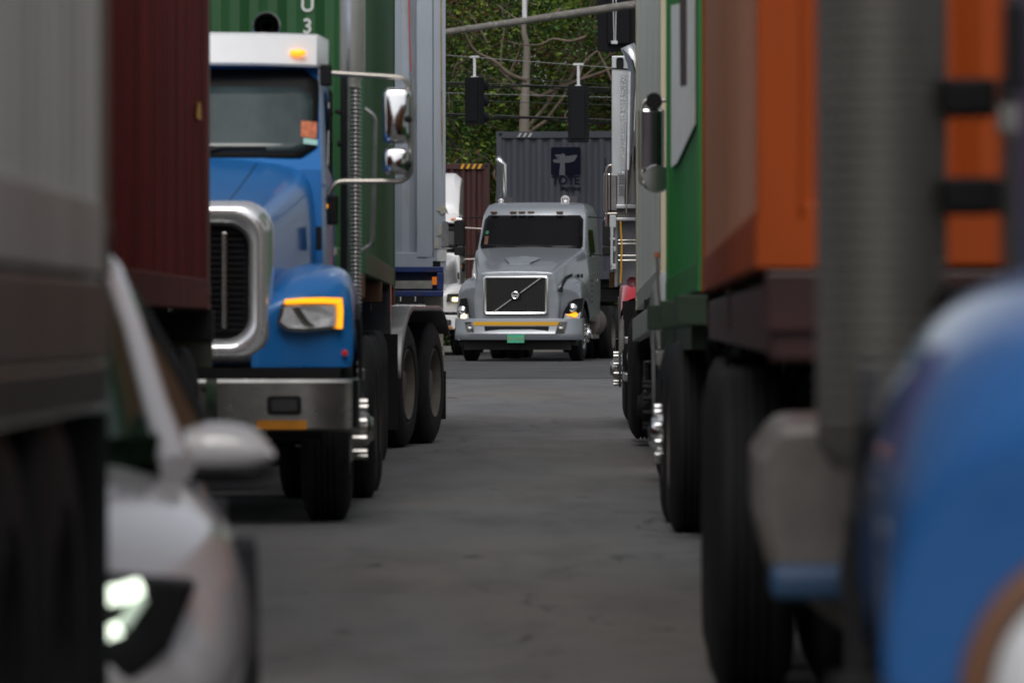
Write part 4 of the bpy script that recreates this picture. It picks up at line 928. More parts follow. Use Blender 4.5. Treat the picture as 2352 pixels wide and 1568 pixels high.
# --- green container
gx, gy2 = .95, 35.3
GRL = 6.058
g2 = container('bright green shipping container with white slanted lettering on the right', (.955 + 1.219, gy2 - GRL, 1.365), (R(-.4), 0, 0), GRL, CP['green_r'], near='door', far='front', rail=CP['green_r'])
b = MB(); xs_ = -1.219 - .002
def GS(d, v): return (xs_, d - (gy2 - GRL), CAMZ + (HV - v) / F * d - 1.365)
d1, d2, d3 = 34.0, 31.6, 29.6
b.poly([GS(d1, 0), GS(d2, 0), GS(d3, -30), GS(d3, 285), GS(32.8, 365), GS(34.0, 372)], (-.003, 0, 0)); b.build('white_lettering', mat('white_lettering_paint', (.74, .75, .71), .6, var=.1), g2)
b = MB(); b.poly([tuple(Vector(GS(32.1, -20)) + Vector((-.004, 0, 0))), tuple(Vector(GS(30.9, -20)) + Vector((-.004, 0, 0))), tuple(Vector(GS(30.9, 190)) + Vector((-.004, 0, 0))), tuple(Vector(GS(32.0, 190)) + Vector((-.004, 0, 0)))], (-.003, 0, 0)); b.build('maroon_lettering', mat('maroon_lettering_paint', (.05, .012, .014), .6), g2)
gch = chassis('dark green chassis trailer under the bright green container', (.845 + 1.2, gy2 - GRL - .1, gz(31)), (R(-.3), 0, 0), 6.4, (1.85, 3.15), top=1.285, m=mat('chassis_dark_green', (.012, .03, .014), .6, var=.3), half=1.2, tm=M['tyre_d'])
b = MB(); b.box((-1.12, .2, 1.0), (-1.05, 6.3, 1.12)); b.build('side_rail', bpy.data.materials['chassis_dark_green'], gch)
b = MB()
for k in range(10):
    a = 2 * math.pi * (k + .5) / 10; b.tube([(-1.2, 3.15, .525), (-1.2, 3.15, .525)], .01, 4) if False else None
    b = MB(); b.tube([(-1.10, 3.15 + .15 * math.cos(a), .525 + .15 * math.sin(a)), (-1.235, 3.15 + .15 * math.cos(a), .525 + .15 * math.sin(a))], .022, 10); b.build('lug_nut', M['chrome'], gch, smooth=40)
b = MB()
b.lathe([(.15, .11), (-.0, .10), (-.05, .085), (-.07, .05), (-.07, 0)], (-1.2, 3.15, .525), 'x', 20)
b.build('wheel_hub', M['chrome'], gch, smooth=40)
# truck pulling it, nose away
gt = tractor('pale tractor truck pulling the bright green container, its chrome mirror and marker pole out', (2.13, 40.2, gz(39)), (0, 0, R(180)), P=dict(paint=mat('pale_paint', (.3, .3, .31), .4), visor=None, light='plain', drives=(5.2, 6.5), mirrors=False, yend=7.2, lug=M['dark'], rim=M['dark'], tm=M['tyre_d'], cabhalf=.93, spread=1.0))
def GT(u, v, d): w_ = W(u, v, d); return (2.13 - w_.x, 40.2 - w_.y, w_.z - gz(39))
d_ = 36.5
b = MB(); b.tube(bend([GT(1560, 232, d_), GT(1478, 229, d_), GT(1472, 260, d_), GT(1472, 420, d_), GT(1490, 425, d_), GT(1560, 424, d_)], .05), .014, 8); mk = b.build('mirror', M['bracket'], gt, smooth=50)
def mirr(u0, v0, u1, v1, nm, dd=d_, hm=M['chrome'], rr=.018):
    p0 = GT(u0, v1, dd); p1 = GT(u1, v0, dd); q = MB(); xa, xb = sorted((p0[0], p1[0]))
    q.poly([(a, p0[1] - .0, z) for a, z in rrect(xa, p0[2], xb, p1[2], rr, 5)], (0, -.09, 0)); h = q.build(nm, hm, mk, bevel=.015)
    q = MB(); q.poly([(a, p0[1] + .002, z) for a, z in rrect(xa + .02, p0[2] + .02, xb - .015, p1[2] - .02, rr, 5)], (0, .002, 0)); q.build('mirror_glass', mat('mirror_glass', (.30, .26, .29), .06, 1) if not bpy.data.materials.get('mirror_glass') else bpy.data.materials['mirror_glass'], h)
mirr(1466, 250, 1526, 392, 'mirror_housing')
p = GT(1508, 410, d_); b = MB(); b.lathe([(0, 0), (0, .085), (-.03, .095), (-.07, .08), (-.1, .04), (-.105, 0)], (p[0], p[1] + .02, p[2]), 'y', 28); cm_ = b.build('convex_mirror', M['chrome'], mk, smooth=50)
p = GT(1502, 222, d_); b = MB(); b.lathe([(0, 0), (0, .05), (-.03, .055), (-.06, 0)], (p[0], p[1] + .02, p[2] - .03), 'y', 20); b.build('mirror_heater_cap', M['black'], mk, smooth=50)
b = MB(); b.tube([GT(1509, 590, 37.4), GT(1512, 660, 37.4), GT(1521, 760, 37.4), GT(1530, 905, 37.4)], .010, 8); po = b.build('fender_marker_pole', M['bracket'], gt, smooth=50)
b = MB(); b.tube([GT(1509, 591, 37.4), GT(1509, 579, 37.4)], .018, 10); b.build('pole_tip', M['sticker'], po, smooth=50)
b = MB(); q0 = [GT(u, v, 37.0) for u, v in ((1497, 709), (1515, 706), (1522, 745), (1532, 800), (1508, 802))]; b.poly(q0, (0, .03, 0)); b.box(tuple(min(a) for a in zip(GT(1506, 805, 37), GT(1536, 838, 37.05))), tuple(max(a) for a in zip(GT(1506, 805, 37), GT(1536, 838, 37.05)))); b.build('flap_hanger', M['steel'], gt, bevel=.008)

# --- silver container and red truck
sx = 1.04
s2 = container('weathered silver shipping container with cream corner post between the green container and the red truck', (.0 + 1.083 + 1.219, 41.5, 1.47), (R(-1.55), 0, R(.40)), 6.3, CP['silver'], near='door', far='front', post=CP['cream'], rail=CP['silver'])
scx = chassis('dark chassis trailer under the silver container', (1.06 + 1.2, 41.4, gz(42)), (R(-1.2), 0, R(.4)), 6.4, (.9, 2.1), top=1.33, half=1.10, tm=M['tyre_d'])
b = MB(); b.box((-1.205, .1, 1.05), (-1.13, 6.3, 1.24)); b.build('side_rail', CP['silver'], scx, bevel=.01)
RX, RY = 2.26, 58.3
rd = tractor('red tractor truck seen from behind with perforated steel cab rack and tall chrome exhaust', (RX, RY, gz(RY)), (0, 0, R(180 - .45)), P=dict(paint=M['redpaint'], visor=None, light='plain', drives=(8.75, 10.05), mirrors=False, yend=11.2, lug=M['steel'], drim=M['steel'], cabhalf=.93, spread=1.18))
RM = (Matrix.Translation((RX, RY, gz(RY))) @ Matrix.Rotation(R(179.55), 4, 'Z')).inverted()
def RD(u, v, d): return tuple(RM @ W(u, v, d))
def rpoly(uv, d, th, m, nm, par=None, bevel=0):
    q = MB(); q.poly([RD(u, v, d) for u, v in uv], (0, -th, 0)); return q.build(nm, m, par or rd, bevel=bevel)
dr = 53.5
rk = rpoly([(1405, 405), (1405, 129), (1443, 129), (1443, 405)], dr, .10, M['alu'], 'rack_column', bevel=.006)
tread = mat('diamond_plate', (.58, .60, .62), .35, .8, var=.15, vscale=60, bump=1.0)
rpoly([(1425, 400), (1425, 172), (1442, 172), (1442, 400)], dr - .004, -.008, tread, 'tread_strip', rk)
rpoly([(1405, 159), (1405, 156), (1443, 158), (1443, 161)], dr - .004, -.006, M['dark'], 'seam', rk)
q = MB(); c = RD(1424, 146, dr); secs = []
for kx, off in ((1, 0), (1, .01), (.6, .01), (.6, 0)): secs.append([(c[0] + a * kx, c[1] + .002 + off, c[2] + z * (1 if kx == 1 else .8)) for a, z in rrect(-.035, -.055, .035, .055, .025, 4)])
q.loft(secs, closed=True, cap1=True); q.build('slot', M['dark'], rk)
# perforated panel with real holes' dots
pm = MB(); p0 = RD(1418, 462, dr); p1 = RD(1462, 398, dr)
rpoly([(1418, 470), (1418, 398), (1475, 398), (1475, 470)], dr - .02, .03, mat('panel_steel', (.42, .43, .45), .4, .5, var=.1), 'perforated_panel', rk)
def holes(u0, v0, u1, v1, d, st, r, par, nm='perforation'):
    q = MB(); v = v0; row = 0
    while v < v1:
        u = u0 + (st / 2 if row % 2 else 0)
        while u < u1:
            c = RD(u, v, d); q.add([(c[0] + r * math.cos(k * math.pi / 3), c[1], c[2] + r * math.sin(k * math.pi / 3)) for k in range(6)], [tuple(range(6))]); u += st
        v += st; row += 1
    return q.build(nm, M['black'], par)
holes(1423, 404, 1470, 424, dr - .026, 4.6, .0072, rk); holes(1423, 430, 1470, 452, dr - .026, 4.6, .0072, rk)
rpoly([(1417, 500), (1417, 472), (1475, 472), (1475, 500)], dr - .02, .04, mat('mesh_panel_steel', (.13, .13, .125), .6, .4, var=.3, vscale=60), 'mesh_panel', rk)
for va, vb in ((470, 479), (500, 507)): rpoly([(1415, va), (1475, va), (1475, vb), (1415, vb)], dr - .07, .05, M['alu'], 'rack_rail', rk, .006)
rpoly([(1417, 655), (1417, 508), (1475, 508), (1475, 655)], dr + .02, .04, mat('cab_back_grey', (.12, .12, .135), .5, .3, var=.12), 'cab_back_panel')
b = MB()
for v in (552, 560, 587, 598): b.tube([RD(1420, v, dr - .05), RD(1475, v, dr - .05)], .008, 6)
b.build('rack_step', M['steel'], rk)
b = MB(); b.tube([RD(1425, 508, dr - .09), RD(1428, 560, dr - .1), RD(1427, 615, dr - .09), RD(1425, 650, dr - .08)], .009, 6); b.build('air_hose', M['yellow'], rd, smooth=50)
rpoly([(1412, 658), (1412, 508), (1418, 508), (1418, 658)], dr - .05, .06, mat('perf_angle', (.25, .25, .24), .5, .6), 'perforated_angle', rk)
# white latch column
b = MB()
for u0, v0, u1, v1 in ((1400, 494, 1415, 523), (1402, 523, 1409, 548), (1401, 546, 1413, 552), (1402, 552, 1408, 620), (1409, 566, 1414, 578), (1402, 606, 1415, 618)):
    p0 = RD(u0, v1, dr - .1); p1 = RD(u1, v0, dr - .1); b.box((min(p0[0], p1[0]), p0[1] - .05, p0[2]), (max(p0[0], p1[0]), p0[1], p1[2]))
b.build('latch_column', mat('latch_white', (.5, .51, .52), .5, .2, var=.1), rd, bevel=.006)
# exhaust with curved tip
b = MB(); b.tube([RD(1452, 470, 53.2), RD(1457, 300, 53.2), RD(1462, 176, 53.2), RD(1461, 160, 53.2), RD(1456, 140, 53.2), RD(1441, 106, 53.2)], [.075, .075, .07, .07, .066, .066], 16, caps=False); b.build('exhaust_stack', M['chrome'], rd, smooth=40, solid=.004)
b = MB(); b.tube([RD(1446, 165, 53.0), RD(1442, 390, 53.0)], .012, 8); b.build('antenna_mast', M['galv_w'], rd, smooth=40)
b = MB(); b.tube([RD(1440, 390, 53.0), RD(1438, 490, 53.0)], .007, 8); b.tube(bend([RD(1393, 520, 55.5), RD(1393, 392, 55.5), RD(1398, 380, 55.5), RD(1470, 380, 55.5)], .06), .016, 8); b.tube([RD(1390, 491, 55.5), RD(1470, 491, 55.5)], .014, 8); b.tube([RD(1438, 490, 55.5), RD(1450, 462, 55.5), RD(1470, 452, 55.5)], .013, 8)
mk2 = b.build('mirror', M['bracket'], rd, smooth=50)
q = MB(); p0 = RD(1386, 486, 55.6); p1 = RD(1419, 398, 55.6); xa, xb = sorted((p0[0], p1[0])); xm = (xa + xb) / 2
q.poly([(xa, p0[1], p0[2]), (xa, p0[1], p1[2]), (xb, p0[1], p1[2]), (xb, p0[1], p0[2])], (0, -.10, 0)); h_ = q.build('mirror_housing', M['steel'], mk2, bevel=.015)
q = MB(); q.box((xm - .006, p0[1] + .003, p0[2]), (xm + .006, p0[1] + .012, p1[2])); q.build('housing_seam', M['dark'], h_)
q = MB(); c = RD(1408, 497, 55.6); q.lathe([(0, 0), (0, .06), (-.05, .065), (-.09, .03), (-.09, 0)], (c[0], c[1], c[2]), 'y', 16); q.build('convex_mirror', M['dark'], mk2, smooth=50)
b = MB(); c = RD(1457, 405, 53.6)
for k in range(3): p_ = RD(1450, 408 - k * 9, 53.6) ; b.tube([p_, (p_[0] - .12, p_[1], p_[2])], .014, 8)
b.build('hose_coil', M['black'], rd, smooth=50)
b = MB(); b.box(tuple(min(a) for a in zip(RD(1399, 660, 54.2), RD(1416, 625, 54))), tuple(max(a) for a in zip(RD(1399, 660, 54.2), RD(1416, 625, 54)))); b.build('valve_box', mat('rusty_valve', (.06, .035, .015), .4, .6, var=.5, vscale=20), rd)
b = MB(); c = RD(1452, 647, 52); b.lathe([(0, .045), (-.01, .05), (-.02, .0)], c, 'y', 16); b.build('rear_lamp', mat('faded_red_lens', (.12, .03, .04), .3), rd, smooth=40)
# chrome quarter trim ahead of the steer wheel seen from behind, mud flap
b = MB(); b.poly([RD(u, v, 54.8) for u, v in ((1424, 738), (1430, 724), (1434, 738), (1434, 800), (1427, 812), (1421, 812))], (0, -.03, 0)); b.build('fender_trim', M['steel'], rd, bevel=.006)

# ================================================================== CAR
cx_, cy_ = -1.472, 12.15
car = thing('car', 'white car with lit angular headlights squeezed beside the nearest container on the left', 'car', (cx_, cy_, 0), (0, 0, R(4.2)))
cw = M['carw']
b = MB(); secs = []
prof = lambda hw, zt, zs, lo, k=1: [(0, zt), (hw * .40, zt - .008), (hw * .66, zt - .03), (hw * .82, zt - .07), (hw * .95, zs - .06), (hw * 1.01, zs - .20), (hw * .99, lo + .2), (hw * .96, lo)]
for y, hw, zt, zs, lo in ((0, .62, .50, .46, .22), (.03, .74, .62, .56, .19), (.12, .85, .70, .62, .18), (.35, .915, .77, .71, .18), (.8, .945, .84, .78, .18), (1.25, .945, .88, .81, .18), (1.6, .93, .91, .82, .18), (2.2, .915, .93, .84, .18), (3.2, .915, .94, .86, .18), (3.9, .91, .95, .87, .18), (4.5, .86, .93, .85, .2), (4.75, .78, .85, .78, .25), (4.8, .7, .7, .66, .3)):
    pts = prof(hw, zt, zs, lo); secs.append([(-a, y, z) for a, z in pts[::-1]] + [(a, y, z) for a, z in pts[1:]])
b.loft(secs, cap0=True, cap1=True); body = b.build('body', cw, car, smooth=60, sub=2)
# cabin
def cabs(y, hwb, hwt, zt): return [(-hwb, y, .86), (-hwb * .985, y, .93), (-hwt - .02, y, zt - .10), (-hwt + .06, y, zt - .02), (0, y, zt), (hwt - .06, y, zt - .02), (hwt + .02, y, zt - .10), (hwb * .985, y, .93), (hwb, y, .86)]
b = MB(); b.loft([cabs(1.42, .74, .70, .90), cabs(1.75, .78, .66, 1.08), cabs(2.1, .81, .62, 1.27), cabs(2.45, .875, .655, 1.385), cabs(2.9, .88, .645, 1.40), cabs(3.5, .86, .63, 1.37), cabs(4.0, .79, .58, 1.2), cabs(4.4, .74, .66, .97)], cap0=True, cap1=True)
b.build('cabin', mat('glass_green_reflection', (.008, .03, .014), .1, spec=.3), car, smooth=50)  # green reflection of the container opposite is painted into the glass colour
b = MB(); b.loft([[(-.57, y, z - .02), (-.3, y, z + .012), (0, y, z + .02), (.3, y, z + .012), (.57, y, z - .02)] for y, z in ((2.3, 1.335), (2.4, 1.365), (2.9, 1.395), (3.5, 1.365), (3.62, 1.33))]); b.build('roof', cw, car, smooth=60, solid=.02)
for s in (-1, 1):
    b = MB(); b.tube([(s * .775, 1.36, .85), (s * .73, 1.62, .99), (s * .675, 2.0, 1.19), (s * .625, 2.32, 1.33), (s * .60, 2.7, 1.37)], [.042, .034, .028, .026, .024], 10); b.build('roof_pillar', cw, car, smooth=60)
    b = MB(); b.tube([(s * .865, 2.0, .93), (s * .80, 2.25, 1.06), (s * .70, 2.5, 1.24), (s * .625, 2.9, 1.35), (s * .62, 3.5, 1.33)], .014, 8); b.build('window_trim', M['black'], car, smooth=60)
    # mirror
    b = MB(); secs = []
    for i in range(9):
        t = i / 8; xx = .80 + .225 * t; rz_ = .075 * math.sqrt(max(.02, 1 - max(0, (t - .35) / .65) ** 2.2)) * (.8 + .2 * min(1, t * 4)); ry = .07
        secs.append([(s * xx, 1.95 + ry * math.cos(k * math.pi / 6),   .87 + rz_ * (1.1 if math.sin(k * math.pi / 6) > 0 else .75) * math.sin(k * math.pi / 6)) for k in range(12)])
    b.loft(secs, closed=True, cap0=True, cap1=True); mr = b.build('mirror', cw, car, smooth=60)
    b = MB(); secs = [[(x_, y_, z_ - .047) for x_, y_, z_ in sc] for sc in secs]
    secs = [[(x_, y_, .83 + (z_ - .83) * .5) for x_, y_, z_ in sc] for sc in secs]
    b.loft(secs, closed=True, cap0=True, cap1=True); b.build('mirror_base', M['black'], mr, smooth=60)
    b = MB(); b.tube([(s * .78, 1.93, .80), (s * .86, 1.95, .86)], .022, 8); b.build('mirror_stalk', cw, mr, smooth=60)
    # wheels
    for y in (.95, 3.85):
        q = MB(); q.lathe([(h * s * .75, r * .63) for h, r in tyre_mesh(w=.28)], (0, 0, 0), 'x', 36)
        r_ = MB(); r_.lathe([(-.02 * s, .19), (-.01 * s, .18), (-.05 * s, .15), (-.03 * s, .06), (-.02 * s, 0)], (0, 0, 0), 'x', 24); wr = r_.build('wheel', M['rim_alu'], car, smooth=40, loc=(s * .925, y, .33)); q.build('tyre', M['tyre_d'], wr, smooth=40)
        a_ = MB(); pts = [(s * .955, y + .375 * math.cos(k * math.pi / 10), .33 + .375 * math.sin(k * math.pi / 10)) for k in range(-1, 12)]
        a_.poly([(s * .950, p_[1], p_[2]) for p_ in pts], (-s * .05, 0, 0)); a_.build('wheel_arch', M['black'], car)
    # headlight
    b = MB(); b.poly([(s * a, .02, z) for a, z in ((.50, .44), (.66, .43), (.74, .50), (.80, .64), (.60, .66), (.50, .63))], (0, .25, 0)); hl = b.build('headlight', M['black'], car, bevel=.01)
    b = MB(); b.tube([(s * .50, -.0, .60), (s * .63, -.0, .618), (s * .675, .02, .63)], .022, 10); b.build('daytime_lamp', M['drl'], hl, smooth=50)
    b = MB(); b.tube([(s * .51, .0, .522), (s * .60, .0, .532), (s * .635, .0, .545)], .017, 10); b.build('daytime_lamp', M['drl'], hl, smooth=50)
    b = MB(); b.tube([(s * .64, .01, .55), (s * .66, .01, .58), (s * .68, .02, .61)], .014, 8); b.build('light_guide', mat('light_guide', (.5, .55, .5), .3, emit=(.8, 1, .8), es=.35) if not bpy.data.materials.get('light_guide') else bpy.data.materials['light_guide'], hl, smooth=50)
b = MB(); b.poly([(a, -.012, z) for a, z in ((-.46, .40), (.46, .40), (.52, .52), (.4, .56), (-.4, .56), (-.52, .52))], (0, .05, 0)); b.box((-.5, -.01, .24), (.5, .05, .34)); b.build('grille', M['black'], car)
b = MB(); b.loft([[(a, 1.38 + .0, .895), (a, 1.5, .96), (a, 2.25, 1.365)] for a in (-.78, -.4, 0, .4, .78)]) if False else None

# ================================================================== SIGNALS, ARM, CABLES
def pole(x, y, h, r, label, m=M['galv'], cat='pole', name='utility_pole'):
    T = thing(name, label, cat, (x, y, gz(y))); b = MB(); b.tube([(0, 0, -.2), (0, 0, h)], r, 16, r1=r * .7); b.build('pole_shaft', m, T, smooth=40)
    b = MB(); b.lathe([(0, r * 1.6), (.04, r * 1.6), (.06, r * 1.05)], (0, 0, 0), 'z', 16); b.build('base_plate', m, T); return T
ay = 115.
A0, A1 = W(1000, 78, ay), W(1470, 9, ay); dA = (A1 - A0) / (A1.x - A0.x)
pe = A1 + dA * 6.0
mp = thing('mast_arm_pole', 'weathered steel mast arm carrying traffic signals across the road behind the silver grey truck', 'mast arm', (pe.x, ay, gz(ay)))
loc = lambda p: Vector(p) - Vector((pe.x, ay, gz(ay)))
b = MB(); b.tube([loc(A0 - dA * 1.5), loc(A0), loc(A1), loc(pe)], [.062, .066, .085, .10], 14); b.build('mast_arm', M['galv'], mp, smooth=40)
b = MB(); b.tube([(0, 0, -.3), (0, 0, loc(pe).z + .3)], .16, 18, r1=.12); b.build('pole_shaft', M['galv'], mp, smooth=40)
b = MB(); b.tube([loc(W(1205, 42, ay - .02)), loc(W(1204, -40, ay - .02))], .05, 12); b.build('riser_pipe', M['galv_w'], mp, smooth=40)
def signal(label, u0, u1, v0, v1, d, visor=True, hang=True, yaw=0, back=0):
    c = W((u0 + u1) / 2, v1, d); T = thing('traffic_signal', label, 'traffic signal', c, (0, 0, R(yaw)), 'traffic signals over the junction')
    wd = (u1 - u0) / F * d; hh = (v1 - v0) / F * d
    b = MB(); b.box((-wd / 2 + .0, -.09, 0), (wd / 2, .09, hh)); b.box((-wd / 2 + .04, -.11, .06), (wd / 2 - .04, -.088, hh - .05)); hs_ = b.build('signal_housing', M['sig'], T, bevel=.015)
    b = MB()
    for k in (1, 2): b.box((-wd / 2 - .002, -.112, hh * k / 3 - .006), (wd / 2 + .002, .092, hh * k / 3 + .006))
    b.build('section_seam', M['black'], hs_)
    for k in range(3):
        b = MB(); zc = hh * (k + .5) / 3; r = hh / 6 - .03; n = 20; secs = []
        for y in (.09, .33):
            secs.append([(r * math.cos(R(-50 + 280 * i / n)), y, zc + .0 + r * math.sin(R(-50 + 280 * i / n)) - (.05 if y > .2 and False else 0)) for i in range(n + 1)])
        b.loft(secs); b.build('signal_visor', M['sig'], hs_, smooth=50, solid=.006)
        b = MB(); b.lathe([(.10, r * .9), (.11, r * .5), (.115, 0)], (0, 0, zc), 'y', 20); b.build('signal_lens', M['lensd'], hs_, smooth=50)
    return T, wd, hh
T, wd, hh = signal('left black three-section traffic signal hanging from the span cable above the dark red container', 1070, 1110, 178, 287, 112, yaw=-32)
b = MB(); b.tube([(0, 0, hh), (0, 0, hh + .40)], .03, 10); b.box((-.09, -.03, hh + .38), (.09, .03, hh + .42)); b.box((-.05, -.06, hh - .06), (.05, .06, hh + .02)); b.build('hanger', M['galv_w'], T, smooth=40)
T, wd, hh = signal('right black traffic signal hanging above the slate grey container', 1306, 1351, 198, 327, 110, yaw=-12)
b = MB(); b.tube([(0, 0, hh), (0, 0, hh + .42)], .03, 10); b.box((-.10, -.03, hh + .40), (.10, .03, hh + .44)); b.box((-.05, -.06, hh - .06), (.05, .06, hh + .02)); b.build('hanger', M['galv_w'], T, smooth=40)
# big signal with back plate strapped to the arm
d = 116.
c = W(1420, 120, d); T = thing('traffic_signal', 'large black signal back plate strapped to the mast arm at the top right', 'traffic signal', c, (0, 0, 0), 'traffic signals over the junction')
h_ = (120 + 60) / F * d; wd = 100 / F * d
b = MB(); b.poly([(a + .02, 0, z) for a, z in rrect(-wd / 2, 0, wd / 2, h_, .06, 5)], (0, .02, 0)); bk = b.build('back_plate', M['sig'], T, bevel=.004)
b = MB(); b.box((-.22, -.10, .16), (.24, .0 - .001, h_ - .12)); hs_ = b.build('signal_housing', M['sig'], T, bevel=.02)
for k in range(3):
    b = MB(); zc = .3 + k * .45; r = .14; b.lathe([(.02, r), (.25, r)], (0, 0, zc), 'y', 20); b.build('signal_visor', M['sig'], T, smooth=50, solid=.005)
b = MB(); p0 = W(1408, 96, d) - c
for dx in (-.028, .028): b.tube([(p0.x + .03 + dx, -.13, h_ - .1), (p0.x + .03 + dx * 1.1, -.135, 1.0), (p0.x + .035 + dx * .5, -.125, .22)], .009, 6)
b.box((p0.x - .04, -.15, .16), (p0.x + .09, -.101, .22)); b.build('mounting_strap', M['galv_w'], T, smooth=40)
# span cables
def cable(name, label, u0, v0, u1, v1, d, r, m, sag=.12, n=1, cat='cable', group='overhead cables'):
    P0, P1 = W(u0, v0, d), W(u1, v1, d); t = (P1 - P0) / (P1.x - P0.x)
    L0, L1 = P0 + t * (-11 - P0.x), P0 + t * (11 - P0.x)
    b = MB()
    for k in range(n):
        pts = []
        for i in range(41):
            q = i / 40; p_ = L0.lerp(L1, q); pts.append(p_ + Vector((0, .04 * k, -sag * (1 - (2 * q - 1) ** 2) + sag + .025 * k * math.sin(q * 60 + k) - .03 * k)))
        b.tube(pts, r, 6, caps=False)
    o = b.build(name, m, None, smooth=50); return tag(o, label, cat, group)
cable('overhead_cable', 'thin steel span wire, topmost of the cables, holding the two signals', 1034, 128, 1404, 156, 111, .006, M['wireg'], .05)
cable('overhead_cable', 'thin black cable just below the span wire', 1034, 170, 1404, 196, 118, .007, M['wire'], .05)
cable('overhead_cable', 'thick twisted black cable bundle across the middle of the signals', 1034, 190, 1404, 203, 119, .016, M['wire'], .08, 3)
cable('overhead_cable', 'faint thin grey cable under the thick bundle', 1034, 214, 1404, 224, 124, .006, M['wireg'], .05)
cable('overhead_cable', 'thin dark cable above the lowest bundle', 1034, 230, 1404, 242, 122, .008, M['wire'], .05)
cable('overhead_cable', 'lowest thick black cable bundle above the slate grey container', 1034, 262, 1404, 276, 120, .018, M['wire'], .08, 3)
for x, t_ in ((-11, 'grey steel utility pole on the left holding the overhead cables'), (11.05, 'grey steel utility pole on the right holding the overhead cables')):
    T = pole(x, 115, 8.3, .14, t_)
    b = MB(); b.box((-.06, -6, 6.2), (.06, 10, 6.32)); b.box((-.06, -6, 5.0), (.06, 10, 5.1)); b.build('cross_arm', M['galv'], T)

# ================================================================== TREES
def leafmat(name, dry=0):
    m, t, bb = new_mat(name); at = t.nodes.new('ShaderNodeAttribute'); at.attribute_name = 'leafcol'
    t.links.new(at.outputs['Color'], bb.inputs['Base Color']); bb.inputs['Roughness'].default_value = .55
    bb.inputs['Specular IOR Level'].default_value = .25
    tr = t.nodes.new('ShaderNodeBsdfTranslucent'); t.links.new(at.outputs['Color'], tr.inputs[0]); ms = t.nodes.new('ShaderNodeMixShader'); ms.inputs[0].default_value = .3
    t.links.new(bb.outputs[0], ms.inputs[1]); t.links.new(tr.outputs[0], ms.inputs[2]); t.links.new(ms.outputs[0], t.nodes['Material Output'].inputs[0]); return m
LM = leafmat('tree_leaves')
def crown_mesh(name, tips, rad, per, seed, size=(.035, .085), dry=.16):
    rs = np.random.RandomState(seed); tips = np.array(tips); n = len(tips) * per
    cen = np.repeat(tips, per, 0); tone = np.repeat(rs.uniform(.5, 1.35, len(tips)) ** 1.6, per); isdry = np.repeat(rs.rand(len(tips)) < dry, per)
    hue = np.repeat(rs.uniform(0, 1, len(tips)), per)
    off = rs.normal(0, 1, (n, 3)) * rad * np.array([1, 1, .62]); p = cen + off
    a = rs.normal(0, 1, (n, 3)); a[:, 2] *= .5; a /= np.linalg.norm(a, axis=1)[:, None]
    b_ = np.cross(a, rs.normal(0, 1, (n, 3)) + np.array([0, 0, .0])); b_ /= np.linalg.norm(b_, axis=1)[:, None]
    s = rs.uniform(size[0], size[1], n)[:, None]
    v = np.stack([p - a * s, p - b_ * s * .42 + a * s * .1, p + a * s, p + b_ * s * .42 + a * s * .1], 1).reshape(-1, 3)
    me = bpy.data.meshes.new(name); me.vertices.add(4 * n); me.vertices.foreach_set('co', v.ravel())
    me.loops.add(4 * n); me.loops.foreach_set('vertex_index', np.arange(4 * n)); me.polygons.add(n); me.polygons.foreach_set('loop_start', np.arange(0, 4 * n, 4)); me.polygons.foreach_set('loop_total', np.full(n, 4))
    me.update(); me.materials.append(LM)
    g1 = np.array([.055, .12, .022]); g2 = np.array([.19, .25, .035]); g3 = np.array([.018, .045, .016])
    col = g1[None] + (g2 - g1)[None] * np.clip(hue - .45, 0, 1)[:, None] * 1.8 + (g3 - g1)[None] * np.clip(.45 - hue, 0, 1)[:, None] * 1.8
    col = col * tone[:, None] * rs.uniform(.6, 1.4, n)[:, None]
    dc = np.array([.13, .05, .03])[None] * rs.uniform(.5, 1.4, n)[:, None]
    d2 = isdry & (rs.rand(n) < .7); col[d2] = dc[d2]
    at = me.color_attributes.new('leafcol', 'FLOAT_COLOR', 'CORNER'); cc = np.repeat(np.c_[np.clip(col, 0, 1), np.ones(n)], 4, 0); at.data.foreach_set('color', cc.ravel())
    return me
def grow(rs, base, h, spread, lean=0):
    """returns limb tubes and clump centres"""
    limbs = []; tips = []
    trunk = [Vector((0, 0, -.3))]; 
    for i in range(1, 7): trunk.append(Vector((rs.uniform(-.12, .12) * i * .5 + lean * i * .1, rs.uniform(-.1, .1) * i, h * .55 * i / 6)))
    limbs.append((trunk, base, base * .6))
    def br(p, d, L, r, dep):
        pts = [p]; q = p.copy(); dd = d.copy()
        for i in range(5):
            dd = (dd + Vector((rs.uniform(-.35, .35), rs.uniform(-.35, .35), rs.uniform(-.18, .22)))).normalized(); q = q + dd * L / 5; pts.append(q.copy())
        limbs.append((pts, r, r * .4))
        if dep == 0: tips.extend([tuple(pts[3]), tuple(pts[-1])]); return
        for k in range(3):
            s = pts[2 + k]; nd = (dd + Vector((rs.uniform(-1, 1), rs.uniform(-1, 1), rs.uniform(-.5, .7)))).normalized(); br(s, nd, L * .62, r * .5, dep - 1)
    for k in range(11):
        t = trunk[2 + k % 5] if k < 9 else trunk[-1]; a = k * 2.4 + rs.uniform(-.4, .4)
        br(t, Vector((math.cos(a), math.sin(a), rs.uniform(-.05, .9))).normalized(), spread * rs.uniform(.7, 1.05), base * .42, 2)
    return limbs, tips
class RS(random.Random): pass
